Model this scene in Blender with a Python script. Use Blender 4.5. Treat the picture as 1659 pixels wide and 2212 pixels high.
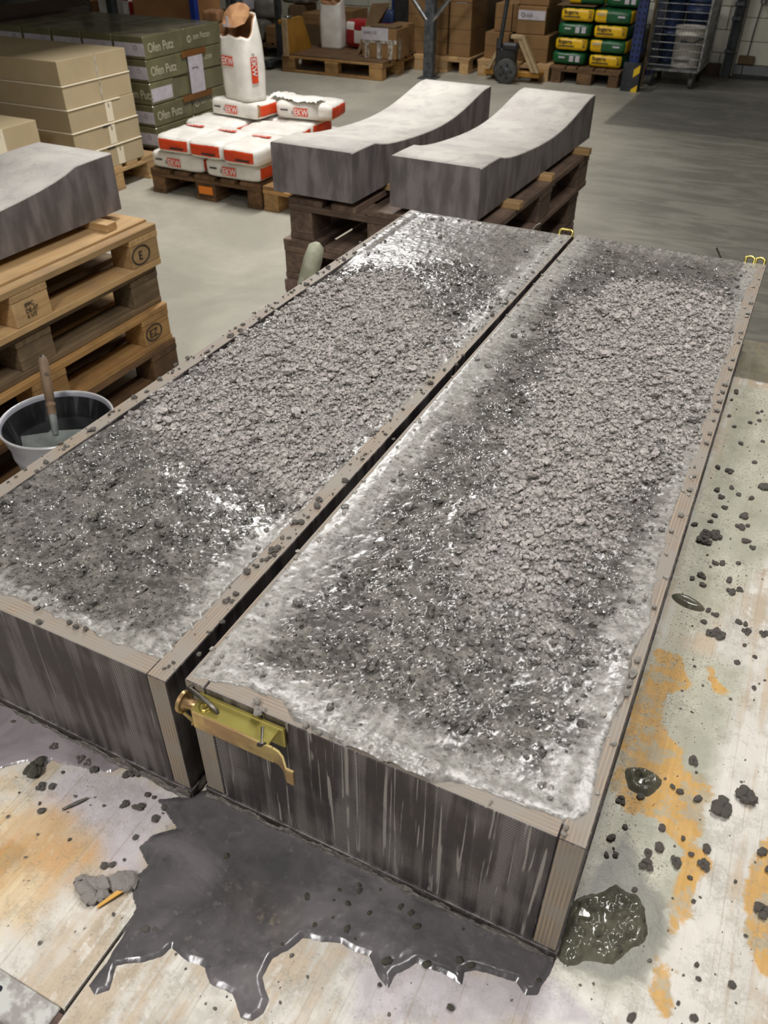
import bpy, bmesh, math, random
import numpy as np
from mathutils import Vector, Matrix

rnd = random.Random(7)
for o in list(bpy.data.objects):
    bpy.data.objects.remove(o)
S = bpy.context.scene
C = S.collection
PI = math.pi

# ------------------------------------------------------------------ camera, world, lamps, exposure
cam_d = bpy.data.cameras.new('camera')
cam = bpy.data.objects.new('camera', cam_d)
C.objects.link(cam)
R_ = Vector((0.8981943, 0.4395608, 0.00577005))
U_ = Vector((-0.27369305, 0.54889395, 0.78981488))
F_ = Vector((-0.34400451, 0.71098645, -0.61331816))
mw = Matrix.Identity(4)
for i in range(3):
    mw[i][0], mw[i][1], mw[i][2] = R_[i], U_[i], -F_[i]
mw[0][3], mw[1][3], mw[2][3] = 0.36225611, -0.34679826, 1.51325841
cam.matrix_world = mw
cam_d.sensor_fit = 'VERTICAL'
cam_d.sensor_height = 36
cam_d.sensor_width = 27
cam_d.lens = 1741.55 / 2212 * 36
cam_d.clip_start = 0.05
cam_d.dof.use_dof = True
cam_d.dof.focus_distance = 1.05
cam_d.dof.aperture_fstop = 12
S.camera = cam

W = bpy.data.worlds.new('world')
S.world = W
W.use_nodes = True
W.node_tree.nodes['Background'].inputs[0].default_value = (1.0, 0.97, 0.92, 1)
W.node_tree.nodes['Background'].inputs[1].default_value = 0.12

def strip_lamp(loc, sx, sy, watts, col=(1, .98, .962)):
    l = bpy.data.lights.new('strip_light', 'AREA')
    l.shape = 'RECTANGLE'; l.size = sx; l.size_y = sy; l.energy = watts; l.color = col
    o = bpy.data.objects.new('strip_light', l); C.objects.link(o); o.location = loc
    return o
strip_lamp((0.42, 1.05, 3.1), 0.40, 1.5, 42)
strip_lamp((-0.25, -1.7, 3.3), 0.40, 1.5, 75)
strip_lamp((-2.1, 3.65, 3.2), 0.30, 1.5, 98)
strip_lamp((-3.1, 6.75, 3.9), 0.30, 1.4, 66)

S.view_settings.view_transform = 'Standard'
S.view_settings.look = 'None'
S.view_settings.gamma = 1
S.view_settings.use_curve_mapping = False
S.view_settings.exposure = 0.17

# ------------------------------------------------------------------ helpers
def srgb(r, g, b):
    f = lambda c: (c / 255 / 12.92) if c / 255 <= 0.04045 else ((c / 255 + 0.055) / 1.055) ** 2.4
    return (f(r), f(g), f(b))

class NT:
    """small node builder"""
    def __init__(s, name):
        s.m = bpy.data.materials.new(name); s.m.use_nodes = True
        s.nt = s.m.node_tree; s.b = s.nt.nodes['Principled BSDF']
    def n(s, t, **kw):
        nd = s.nt.nodes.new(t)
        for k, v in kw.items():
            if k.startswith('_'): setattr(nd, k[1:], v)
        return nd
    def link(s, a, b): s.nt.links.new(a, b)
    def val(s, sock, v):
        if isinstance(v, bpy.types.NodeSocket): s.link(v, sock)
        elif isinstance(v, (tuple, list)) and sock.type == 'RGBA': sock.default_value = (*v[:3], 1)
        else: sock.default_value = v
    def math(s, op, a, b=0.0, c=None, clamp=False):
        nd = s.n('ShaderNodeMath'); nd.operation = op; nd.use_clamp = clamp
        s.val(nd.inputs[0], a); s.val(nd.inputs[1], b)
        if c is not None: s.val(nd.inputs[2], c)
        return nd.outputs[0]
    def mix(s, f, a, b, mode='MIX'):
        nd = s.n('ShaderNodeMix'); nd.data_type = 'RGBA'; nd.blend_type = mode
        s.val(nd.inputs[0], f); s.val(nd.inputs[6], a); s.val(nd.inputs[7], b)
        return nd.outputs[2]
    def mixf(s, f, a, b):
        nd = s.n('ShaderNodeMix'); nd.data_type = 'FLOAT'
        s.val(nd.inputs[0], f); s.val(nd.inputs[2], a); s.val(nd.inputs[3], b)
        return nd.outputs[0]
    def step(s, v, lo, hi, a=0.0, b=1.0):
        nd = s.n('ShaderNodeMapRange'); nd.interpolation_type = 'SMOOTHSTEP'
        s.val(nd.inputs[0], v); s.val(nd.inputs[1], lo); s.val(nd.inputs[2], hi); s.val(nd.inputs[3], a); s.val(nd.inputs[4], b)
        return nd.outputs[0]
    def coords(s, stretch=(1, 1, 1), rand=True, rot=(0, 0, 0)):
        tc = s.n('ShaderNodeTexCoord'); mp = s.n('ShaderNodeMapping')
        mp.inputs['Scale'].default_value = stretch; mp.inputs['Rotation'].default_value = rot
        s.link(tc.outputs['Object'], mp.inputs['Vector'])
        if not rand: return mp.outputs[0]
        oi = s.n('ShaderNodeObjectInfo'); va = s.n('ShaderNodeVectorMath'); va.operation = 'ADD'
        cb = s.n('ShaderNodeCombineXYZ')
        r = s.math('MULTIPLY', oi.outputs['Random'], 37.0)
        for i in range(3): s.link(r, cb.inputs[i])
        s.link(mp.outputs[0], va.inputs[0]); s.link(cb.outputs[0], va.inputs[1])
        return va.outputs[0]
    def noise(s, vec, scale, detail=4, rough=.55, dist=0.0):
        nd = s.n('ShaderNodeTexNoise'); s.link(vec, nd.inputs['Vector'])
        nd.inputs['Scale'].default_value = scale; nd.inputs['Detail'].default_value = detail
        nd.inputs['Roughness'].default_value = rough; nd.inputs['Distortion'].default_value = dist
        return nd.outputs[0]
    def voro(s, vec, scale, feature='F1', out=0):
        nd = s.n('ShaderNodeTexVoronoi'); nd.feature = feature; s.link(vec, nd.inputs['Vector'])
        nd.inputs['Scale'].default_value = scale
        return nd.outputs[out]
    def bump(s, h, strength, dist=0.002, prev=None):
        nd = s.n('ShaderNodeBump'); nd.inputs['Strength'].default_value = strength; nd.inputs['Distance'].default_value = dist
        s.link(h, nd.inputs['Height'])
        if prev is not None: s.link(prev, nd.inputs['Normal'])
        return nd.outputs[0]
    def rand(s): return s.n('ShaderNodeObjectInfo').outputs['Random']
    def out(s, col=None, rough=None, normal=None, metal=None, **kw):
        if col is not None: s.val(s.b.inputs['Base Color'], col)
        if rough is not None: s.val(s.b.inputs['Roughness'], rough)
        if metal is not None: s.val(s.b.inputs['Metallic'], metal)
        if normal is not None: s.link(normal, s.b.inputs['Normal'])
        for k, v in kw.items(): s.val(s.b.inputs[k.replace('_', ' ')], v)
        return s.m

def plain(name, col, col2=None, rough=.6, scale=6, bump=.0, bscale=60, var=.0, metal=0.0, stretch=(1, 1, 1), lo=.35, hi=.65, coat=0, spec=.5, bdist=.002):
    t = NT(name); v = t.coords(stretch)
    c = col
    if col2 is not None:
        c = t.mix(t.step(t.noise(v, scale), lo, hi), col, col2)
    if var:
        c = t.mix(1.0, c if not isinstance(c, tuple) else c, t.mix(t.rand(), (1 - var,) * 3, (1, 1, 1)), 'MULTIPLY')
    nr = t.bump(t.noise(v, bscale, 5), bump, bdist) if bump else None
    return t.out(c, rough, nr, metal, **({'Coat_Weight': coat} if coat else {}), Specular_IOR_Level=spec)

def wood(name, c1, c2, dirt, axis='Y', dirt_amt=.5, rough=.75, var=.35):
    """sawn softwood with the grain along the object's own axis, dirt in patches"""
    t = NT(name)
    st = {'X': (2, 45, 45), 'Y': (45, 2, 45), 'Z': (45, 45, 2)}[axis]
    g = t.noise(t.coords(st), 1.0, 5, .6, .6)
    p = t.noise(t.coords((1, 1, 1)), 9, 4)
    c = t.mix(t.step(g, .3, .7), c1, c2)
    c = t.mix(t.math('MULTIPLY', t.step(p, .4, .68), dirt_amt), c, dirt)
    c = t.mix(1.0, c, t.mix(t.rand(), (1 - var,) * 3, (1, 1, 1)), 'MULTIPLY')
    return t.out(c, rough, t.bump(g, .35, .002))

class MB:
    """collects boxes, tubes and loose faces into ONE mesh"""
    def __init__(s): s.v = []; s.f = []; s.m = []; s.sm = []
    def add(s, verts, faces, mat=0, smooth=False):
        n = len(s.v); s.v += [tuple(x) for x in verts]; s.f += [tuple(i + n for i in f) for f in faces]
        s.m += (mat if isinstance(mat, list) else [mat] * len(faces)); s.sm += [smooth] * len(faces); return s
    def box(s, x0, x1, y0, y1, z0, z1, mat=0, b=0.0, M=None):
        """box, optionally with chamfered edges of width b; mat may be six indices (-x,+x,-y,+y,-z,+z)"""
        mt = mat if isinstance(mat, (list, tuple)) else [mat] * 6
        if b <= 0:
            vs = [Vector((x, y, z)) for z in (z0, z1) for y in (y0, y1) for x in (x0, x1)]
            fs = [(0, 4, 6, 2), (1, 3, 7, 5), (0, 1, 5, 4), (2, 6, 7, 3), (0, 2, 3, 1), (4, 5, 7, 6)]
            if M: vs = [M @ v for v in vs]
            return s.add(vs, fs, list(mt))
        bm = bmesh.new()
        vs = [bm.verts.new((x, y, z)) for z in (z0, z1) for y in (y0, y1) for x in (x0, x1)]
        for k, f in enumerate([(0, 4, 6, 2), (1, 3, 7, 5), (0, 1, 5, 4), (2, 6, 7, 3), (0, 2, 3, 1), (4, 5, 7, 6)]):
            fc = bm.faces.new([vs[i] for i in f]); fc.material_index = mt[k]
        bmesh.ops.bevel(bm, geom=list(bm.edges), offset=b, segments=1, affect='EDGES', profile=.5)
        bm.verts.index_update()
        vv = [M @ v.co if M else v.co.copy() for v in bm.verts]
        s.add(vv, [tuple(v.index for v in f.verts) for f in bm.faces], [f.material_index for f in bm.faces])
        bm.free(); return s
    def tube(s, pts, r, n=10, mat=0, caps=True, smooth=True):
        pts = [Vector(p) for p in pts]; rr = r if isinstance(r, (list, tuple)) else [r] * len(pts)
        vs = []; fs = []
        up = None
        for i, p in enumerate(pts):
            d = (pts[min(i + 1, len(pts) - 1)] - pts[max(i - 1, 0)]).normalized()
            if up is None: up = Vector((0, 0, 1)) if abs(d.z) < .9 else Vector((1, 0, 0))
            a = d.cross(up).normalized(); b2 = a.cross(d).normalized(); up = b2
            for k in range(n):
                t = 2 * PI * k / n; vs.append(p + (a * math.cos(t) + b2 * math.sin(t)) * rr[i])
        for i in range(len(pts) - 1):
            for k in range(n): fs.append((i * n + k, i * n + (k + 1) % n, (i + 1) * n + (k + 1) % n, (i + 1) * n + k))
        s.add(vs, fs, mat, smooth)
        if caps:
            s.add(vs[:n], [tuple(range(n))[::-1]], mat); s.add(vs[-n:], [tuple(range(n))], mat)
        return s
    def lathe(s, prof, n=32, mat=0, cx=0, cy=0, smooth=True):
        vs = [(cx + r * math.cos(2 * PI * k / n), cy + r * math.sin(2 * PI * k / n), z) for r, z in prof for k in range(n)]
        fs = [(i * n + k, i * n + (k + 1) % n, (i + 1) * n + (k + 1) % n, (i + 1) * n + k) for i in range(len(prof) - 1) for k in range(n)]
        return s.add(vs, fs, mat, smooth)
    def mesh(s, name):
        me = bpy.data.meshes.new(name); me.from_pydata(s.v, [], s.f)
        me.polygons.foreach_set('material_index', s.m); me.polygons.foreach_set('use_smooth', s.sm)
        bm = bmesh.new(); bm.from_mesh(me); bmesh.ops.recalc_face_normals(bm, faces=list(bm.faces)); bm.to_mesh(me); bm.free()
        return me
    def build(s, name, mats, parent=None, **kw): return obj(name, s.mesh(name), mats, parent, **kw)

def obj(name, me, mats=None, parent=None, loc=None, rot=None):
    if mats is not None and not me.materials:
        for m in (mats if isinstance(mats, (list, tuple)) else [mats]): me.materials.append(m)
    o = bpy.data.objects.new(name, me); C.objects.link(o)
    if parent is not None: o.parent = parent
    if loc is not None: o.location = loc
    if rot is not None: o.rotation_euler = rot
    return o

def tag(o, label, cat, group=None):
    o['label'] = label; o['category'] = cat
    if group: o['group'] = group
    return o
def thing(name, label, cat, loc=(0, 0, 0), rz=0.0, group=None):
    o = bpy.data.objects.new(name, None); C.objects.link(o); o.empty_display_size = .05
    o.location = loc; o.rotation_euler = (0, 0, rz)
    return tag(o, label, cat, group)
def struct(o): o['kind'] = 'structure'; return o
def dup(root, loc, rz=None, label=None, group=None):
    r = root.copy(); C.objects.link(r); r.location = loc
    if rz is not None: r.rotation_euler = (0, 0, rz)
    if label: r['label'] = label
    if group: r['group'] = group
    for ch in list(root.children):
        c = ch.copy(); C.objects.link(c); c.parent = r
        for g in list(ch.children):
            d = g.copy(); C.objects.link(d); d.parent = c
    return r

LET = {}
def lettering(txt, size, mat, parent, loc, rot, name='lettering', bold=0.0, sx=1.0, align='LEFT'):
    key = (txt, size, bold, align)
    if key in LET:
        me = LET[key].copy(); me.materials[0] = mat
        o = obj(name, me, None, parent, loc, rot); o.scale = (sx, 1, 1); return o
    cu = bpy.data.curves.new('t', 'FONT'); cu.body = txt; cu.size = size; cu.offset = bold; cu.extrude = .0004; cu.align_x = align
    to = bpy.data.objects.new('t', cu); C.objects.link(to)
    dg = bpy.context.evaluated_depsgraph_get(); dg.update()
    me = bpy.data.meshes.new_from_object(to.evaluated_get(dg)); bpy.data.objects.remove(to)
    me.materials.clear(); LET[key] = me
    o = obj(name, me, mat, parent, loc, rot); o.scale = (sx, 1, 1); return o
# text standing on a face seen from -y, from +x, lying on top
FACE_F = (PI / 2, 0, 0); FACE_R = (PI / 2, 0, PI / 2)
from mathutils import Euler
DOWN_F = tuple((Matrix.Rotation(PI / 2, 3, 'Y') @ Euler(FACE_F).to_matrix()).to_euler())     # reading downwards on those faces
DOWN_R = tuple((Matrix.Rotation(-PI / 2, 3, 'X') @ Euler(FACE_R).to_matrix()).to_euler())

# numpy noise / polygons
def vnoise(X, Y, sc, seed):
    r = np.random.RandomState(seed).rand(256, 256)
    x = X / sc; y = Y / sc; xi = np.floor(x).astype(int); yi = np.floor(y).astype(int)
    fx = x - xi; fy = y - yi; fx = fx * fx * (3 - 2 * fx); fy = fy * fy * (3 - 2 * fy)
    g = lambda a, b: r[a % 256, b % 256]
    return (g(xi, yi) * (1 - fx) + g(xi + 1, yi) * fx) * (1 - fy) + (g(xi, yi + 1) * (1 - fx) + g(xi + 1, yi + 1) * fx) * fy
def fbm(X, Y, sc, seed, octv=4, gain=.5):
    a = 1; t = 0; o = 0
    for k in range(octv):
        o = o + a * vnoise(X + k * 17.3, Y - k * 9.1, sc / 2 ** k, seed + k); t += a; a *= gain
    return o / t
def sdpoly(X, Y, P):
    """signed distance to a polygon, positive inside"""
    P = np.array(P, float); d = np.full(X.shape, 1e9); ins = np.zeros(X.shape, bool); n = len(P)
    for i in range(n):
        a = P[i]; b = P[(i + 1) % n]; e = b - a; L = e @ e + 1e-12
        t = np.clip(((X - a[0]) * e[0] + (Y - a[1]) * e[1]) / L, 0, 1)
        d = np.minimum(d, (X - a[0] - t * e[0]) ** 2 + (Y - a[1] - t * e[1]) ** 2)
        c = (a[1] > Y) != (b[1] > Y)
        with np.errstate(divide='ignore', invalid='ignore'):
            xx = a[0] + (Y - a[1]) * e[0] / (e[1] if abs(e[1]) > 1e-12 else 1e-12)
        ins ^= c & (X < xx)
    return np.where(ins, 1, -1) * np.sqrt(d)
sst = lambda x, a, b: (lambda t: t * t * (3 - 2 * t))(np.clip((x - a) / (b - a), 0, 1))

def np_mesh(name, V, Fq, tri=False, smooth=True, attrs=None):
    k = 3 if tri else 4
    me = bpy.data.meshes.new(name)
    me.vertices.add(len(V)); me.vertices.foreach_set('co', np.ascontiguousarray(V, np.float32).ravel())
    nf = len(Fq); me.loops.add(nf * k); me.polygons.add(nf)
    me.loops.foreach_set('vertex_index', np.ascontiguousarray(Fq, np.int32).ravel())
    me.polygons.foreach_set('loop_start', np.arange(0, nf * k, k, dtype=np.int32))
    me.polygons.foreach_set('use_smooth', np.full(nf, smooth, bool))
    me.update(calc_edges=True)
    for nm, arr in (attrs or {}).items():
        a = me.attributes.new(nm, 'FLOAT_COLOR', 'POINT')
        full = np.ones((len(V), 4), np.float32); full[:, :arr.shape[1]] = arr
        a.data.foreach_set('color', full.ravel())
    return me
def grid_faces(nx, ny, keep=None):
    i, j = np.meshgrid(np.arange(nx - 1), np.arange(ny - 1), indexing='ij')
    a = i * ny + j
    Fq = np.stack([a, a + ny, a + ny + 1, a + 1], -1).reshape(-1, 4)
    return Fq if keep is None else Fq[keep.reshape(-1)]
def compact(V, Fq, attrs):
    used = np.unique(Fq); mp = np.zeros(len(V), np.int64); mp[used] = np.arange(len(used))
    return V[used], mp[Fq], {k: a[used] for k, a in attrs.items()}

# ------------------------------------------------------------------ materials
ORANGE = srgb(222, 74, 24)
m_white_paper = plain('white_paper', srgb(236, 233, 225), srgb(220, 216, 207), .55, 9, .25, 30)
m_orange = plain('orange_print', ORANGE, srgb(206, 60, 20), .5, 14)
m_black_ink = plain('black_ink', (.02, .02, .02), rough=.6)
m_white_ink = plain('white_ink', (.75, .73, .7), rough=.6)
m_brown_paper = plain('brown_paper', srgb(176, 132, 92), srgb(150, 108, 72), .8, 12, .5, 35)
m_cardboard = plain('brown_cardboard', srgb(142, 108, 66), srgb(128, 96, 58), .8, 5, var=.18)
m_cardboard_shaded = plain('shaded_cardboard', srgb(112, 88, 58), srgb(98, 78, 52), .8, 5, var=.2)  # shaded copy of the brown cardboard, shade mixed into the colour
m_cream = plain('cream_cardboard', srgb(186, 168, 134), srgb(178, 160, 126), .75, 4, var=.08)
m_cream_lip = plain('cream_lip', srgb(228, 216, 190), rough=.7)
m_olive = plain('olive_carton_under_film', srgb(112, 108, 78), srgb(98, 94, 68), .35, 7, .15, 20, coat=.35)
m_olive_top = plain('film_top', srgb(138, 132, 108), srgb(90, 84, 66), .3, 9, .35, 14, coat=.4)
m_label = plain('white_label', srgb(196, 190, 196), srgb(182, 176, 182), .6, 30)
m_olive_ink = plain('pale_olive_ink', srgb(176, 170, 146), rough=.6)
m_tape_brown = plain('brown_tape', srgb(122, 78, 34), srgb(108, 66, 26), .4, 8)
m_clear_tape = plain('clear_tape', srgb(190, 186, 178), srgb(120, 104, 84), .25, 40, lo=.4, hi=.6, stretch=(1, 1, .5))
m_steel = plain('galvanised_steel', srgb(168, 168, 166), srgb(120, 122, 122), .35, 22, metal=.85)
m_steel_dark = plain('dark_steel', srgb(70, 74, 76), srgb(52, 54, 56), .5, 10, metal=.5)
m_zinc_post = plain('weathered_zinc', srgb(104, 108, 110), srgb(72, 76, 80), .5, 18, metal=.5)
m_bucket = plain('zinc_bucket', srgb(192, 193, 202), srgb(172, 173, 182), .34, 10, metal=.3)
m_bucket_rim = plain('highlit_rim', srgb(214, 214, 214), srgb(190, 190, 192), .25, 10, metal=.2)  # rim lightened, its edge highlight is put into the colour
m_trowel_steel = plain('cement_grey_steel', srgb(146, 152, 147), srgb(112, 118, 114), .55, 12, metal=.1)
m_handle = plain('worn_wood_handle', srgb(152, 128, 104), srgb(128, 104, 82), .6, 25, stretch=(1, 1, .2))
m_grey_handle = plain('pale_rubber_handle', srgb(176, 176, 152), srgb(150, 150, 128), .6, 30, .3, 80)
m_blue_steel = plain('blue_rack_paint', srgb(34, 52, 104), srgb(26, 40, 84), .45, 10)
m_hole = plain('dark_hole', (.012, .013, .02), rough=.9)
m_yellow = plain('yellow_sign', srgb(226, 186, 24), rough=.5)
m_yellow_paint = plain('yellow_paint', srgb(164, 118, 34), srgb(146, 102, 28), .5, 10)
m_tan_edge = plain('tan_edge', srgb(176, 152, 116), srgb(160, 138, 104), .6, 16)
m_black = plain('black_plastic', (.018, .018, .018), (.03, .03, .028), .5, 20)
m_rubber = plain('grey_rubber', srgb(74, 74, 70), srgb(58, 58, 56), .7, 20)
m_green = plain('green_bag', srgb(26, 92, 50), srgb(20, 76, 40), .35, 14, .3, 26)
m_yel_bag = plain('yellow_bag_print', srgb(232, 186, 10), srgb(220, 172, 8), .4, 14)
m_red_bag = plain('red_bag', srgb(160, 30, 34), srgb(140, 22, 28), .4, 12, .3, 20)
m_blue_plastic = plain('blue_plastic', srgb(44, 62, 98), srgb(34, 48, 80), .45, 10)
m_pail = plain('white_pail', srgb(228, 222, 210), srgb(210, 204, 192), .5, 10)
m_grey_wall = plain('wall_paint', srgb(202, 199, 184), srgb(190, 187, 172), .8, 5, .25, 60, var=.06)
m_grey_sill = plain('grey_paint', srgb(118, 120, 122), srgb(104, 106, 108), .6, 6)
m_mortar = plain('mortar', srgb(150, 148, 132), rough=.9)
m_dark_wrap = plain('dark_wrap', srgb(66, 50, 44), srgb(50, 38, 34), .35, 5, .5, 9, coat=.3)
m_grey_sack = plain('grey_sack', srgb(120, 116, 106), srgb(100, 96, 88), .6, 10, .5, 12)
m_ceiling = plain('ceiling_paint', srgb(150, 150, 146), rough=.9)
m_orange_tag = plain('orange_tag', srgb(232, 128, 28), rough=.5)
m_tan_box = plain('tan_carton', srgb(170, 124, 78), srgb(158, 112, 70), .75, 6, var=.1)
m_brass = plain('yellow_zinc', srgb(214, 200, 112), srgb(172, 150, 84), .28, 14, metal=.85, lo=.3, hi=.7)
m_brass_dark = plain('tarnished_zinc', srgb(206, 186, 122), srgb(166, 134, 96), .36, 26, metal=.7)
m_nail = plain('nail_steel', srgb(120, 116, 108), srgb(84, 78, 70), .4, 40, metal=.8)

PAL = {}
for nm, c1, c2, d in (('pine', (196, 156, 98), (166, 122, 70), (126, 96, 62)), ('new', (214, 178, 126), (190, 150, 98), (170, 140, 104)),
                      ('old', (150, 126, 94), (112, 92, 66), (84, 72, 56)), ('dark', (140, 116, 98), (104, 84, 70), (66, 54, 48)),
                      ('pink', (156, 128, 118), (118, 94, 86), (76, 62, 58)), ('brown', (132, 98, 62), (98, 70, 42), (60, 46, 32))):
    PAL[nm] = {a: wood('wood_%s_%s' % (nm, a.lower()), srgb(*c1), srgb(*c2), srgb(*d), a) for a in 'XYZ'}

def mat_ply(axis):
    """plywood edge: thin veneers across the sheet, smeared with cement"""
    t = NT('plywood_edge_' + axis.lower())
    tc = t.n('ShaderNodeTexCoord'); sp = t.n('ShaderNodeSeparateXYZ'); t.link(tc.outputs['Object'], sp.inputs[0])
    a = sp.outputs['XYZ'.index(axis)]
    vec = t.coords((1, 1, 1), False)
    w = t.math('MULTIPLY_ADD', t.noise(vec, 14, 2), .0012, a)
    fr = t.math('FRACT', t.math('DIVIDE', w, .0034))
    lay = t.step(t.math('ABSOLUTE', t.math('SUBTRACT', fr, .5)), .12, .36)
    st = {'X': (260, 7, 7), 'Y': (7, 260, 7), 'Z': (7, 7, 260)}[axis]
    g = t.noise(t.coords(st, False), 1, 4)
    c = t.mix(lay, srgb(164, 142, 116), srgb(114, 102, 90))
    c = t.mix(t.step(g, .35, .7), c, srgb(132, 118, 104))
    p = t.noise(vec, 22, 5, .6)
    c = t.mix(t.step(p, .34, .62, .2, .9), c, srgb(136, 129, 119))
    return t.out(c, .62, t.bump(g, .4, .0015))
m_ply = {a: mat_ply(a) for a in 'XYZ'}

def mat_film(drips):
    """dark film-faced board with pressed wire-mesh pattern, cement residue in the mesh and runs of dried slurry"""
    t = NT('film_faced_board' + ('_with_runs' if drips else ''))
    tc = t.n('ShaderNodeTexCoord'); sp = t.n('ShaderNodeSeparateXYZ'); t.link(tc.outputs['Object'], sp.inputs[0])
    h = t.math('ADD', sp.outputs[0], sp.outputs[1]); z = sp.outputs[2]
    p = PI / .0021
    row = t.math('FLOOR', t.math('DIVIDE', z, .0021))
    hs = t.math('MULTIPLY_ADD', row, .00105, h)
    a = t.math('ABSOLUTE', t.math('SINE', t.math('MULTIPLY', hs, p)))
    b = t.math('ABSOLUTE', t.math('SINE', t.math('MULTIPLY', z, p)))
    cell = t.math('MULTIPLY', a, b)
    vec = t.coords((1, 1, 1), False)
    big = t.noise(vec, 16, 4, .6)
    runs = t.noise(t.coords((230, 230, 5), False), 1, 3, .5, 1.1)
    runs2 = t.noise(t.coords((75, 75, 3.5), False), 1, 3, .6, .5)
    patch = t.noise(vec, 11, 3, .5)
    res = t.math('MULTIPLY', t.step(cell, .25, .6, 1.0, 0.0), t.step(t.math('MULTIPLY_ADD', runs2, .7, t.math('MULTIPLY', patch, .7)), .62, .86, .10, 1.0))
    base = t.mix(t.step(big, .35, .65), srgb(36, 30, 31), srgb(54, 46, 45))
    c = t.mix(t.math('MULTIPLY', res, .62), base, srgb(158, 152, 148))
    haze = t.step(t.noise(vec, 30, 5, .65), .64, .80)
    c = t.mix(t.math('MULTIPLY', haze, .3), c, srgb(140, 135, 130))
    if drips:
        lim = t.step(sp.outputs[0], .05, .12, .06, 0.0)
        d = t.step(t.math('SUBTRACT', runs, lim), .60, .635)
        brk = t.step(t.noise(t.coords((60, 60, 14), False), 1, 2), .36, .44)
        d = t.math('MULTIPLY', d, brk)
        c = t.mix(t.math('MULTIPLY', d, t.step(cell, .1, .5, .95, .55)), c, srgb(160, 156, 149))
    else:
        d = t.step(runs, .68, .72)
        c = t.mix(t.math('MULTIPLY', d, t.step(cell, .1, .5, .8, .3)), c, srgb(160, 155, 150))
    return t.out(c, t.step(big, .3, .7, .38, .62), t.bump(cell, .5, .0006))
m_film = mat_film(False); m_film_runs = mat_film(True)

def mat_wet():
    """wet earth-moist concrete: attribute mask r pale cement milk, g wetness, b dry grain"""
    t = NT('wet_concrete')
    at = t.n('ShaderNodeAttribute'); at.attribute_name = 'mask'
    sp = t.n('ShaderNodeSeparateColor'); t.link(at.outputs['Color'], sp.inputs[0])
    pale, wet, dry = sp.outputs
    vec = t.coords((1, 1, 1), False)
    n1 = t.noise(vec, 45, 5, .6); n2 = t.noise(vec, 330, 4, .6); n3 = t.noise(vec, 9, 3); n4 = t.noise(vec, 150, 5, .65)
    sw = t.noise(vec, 60, 6, .66, 1.2)
    c = t.mix(t.step(n1, .3, .7), srgb(100, 97, 92), srgb(128, 124, 117))
    c = t.mix(t.math('MULTIPLY', t.step(n3, .45, .65), .4), c, srgb(120, 113, 115))
    c = t.mix(t.math('MULTIPLY', wet, t.step(n1, .3, .65, .85, .3)), c, srgb(66, 64, 60))
    milk = t.step(n4, .48, .66)
    c = t.mix(t.math('MULTIPLY', milk, t.mixf(dry, .5, .05)), c, srgb(150, 146, 138))
    pm = t.step(t.math('MULTIPLY_ADD', t.math('SUBTRACT', sw, .5), .8, pale), .05, 1.05)
    c = t.mix(t.math('MULTIPLY', pm, .95), c, t.mix(t.step(n4, .3, .7), srgb(130, 127, 121), srgb(170, 167, 161)))
    pits = t.math('MAXIMUM', t.step(n2, .33, .42, 1.0, 0.0), t.step(t.noise(vec, 190, 3, .6), .36, .42, 1.0, 0.0))
    c = t.mix(t.math('MULTIPLY', pits, t.mixf(pm, .85, .35)), c, srgb(36, 34, 32))
    c = t.mix(dry, c, t.mix(t.step(n2, .3, .7), srgb(140, 133, 129), srgb(188, 181, 175)))
    r = t.mixf(wet, .4, .10); r = t.mixf(dry, r, .66); r = t.mixf(t.math('MULTIPLY', pm, .8), r, .30)
    return t.out(c, r, t.bump(n2, .22, .0008, t.bump(n4, .18, .001)), Specular_IOR_Level=.5)
m_wet = mat_wet()

def mat_crumb(name, c1, c2, r):
    t = NT(name); vec = t.coords((1, 1, 1))
    n = t.noise(vec, 300, 4, .6); n1 = t.noise(vec, 60, 3)
    c = t.mix(t.step(n, .3, .7), srgb(*c1), srgb(*c2))
    return t.out(c, t.step(n1, .35, .65, r, min(1, r + .3)), t.bump(n, .6, .0012))
m_crumb = mat_crumb('moist_concrete_crumb', (78, 74, 69), (112, 106, 99), .42)
m_crumb_dry = mat_crumb('drying_concrete_crumb', (132, 126, 121), (168, 161, 155), .7)
m_crumb_pale = mat_crumb('pale_slurry_crumb', (128, 123, 116), (166, 161, 153), .35)
m_clod_wet = mat_crumb('glossy_wet_concrete', (62, 61, 52), (96, 94, 82), .08)

def mat_slurry(name, c1, c2, r=.12):
    t = NT(name); vec = t.coords((1, 1, 1), False)
    n = t.noise(vec, 16, 5, .6, .8); n2 = t.noise(vec, 140, 4, .6)
    c = t.mix(t.step(n, .3, .7), srgb(*c1), srgb(*c2))
    c = t.mix(t.math('MULTIPLY', t.step(n2, .58, .72), .35), c, srgb(128, 124, 120))
    c = t.mix(t.math('MULTIPLY', t.step(t.noise(vec, 7, 5, .65, .6), .52, .68), .5), c, srgb(*[min(255, int(q * 1.32)) for q in c2]))
    return t.out(c, t.step(n, .3, .7, r, r + .18), t.bump(n2, .2, .0008))
m_slurry = mat_slurry('grey_slurry', (72, 70, 71), (96, 92, 93), .09)
m_slurry_pale = mat_slurry('pale_slurry', (120, 112, 115), (150, 141, 144), .08)
m_slurry_green = mat_slurry('wet_slurry', (72, 71, 60), (100, 98, 84), .035)

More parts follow.
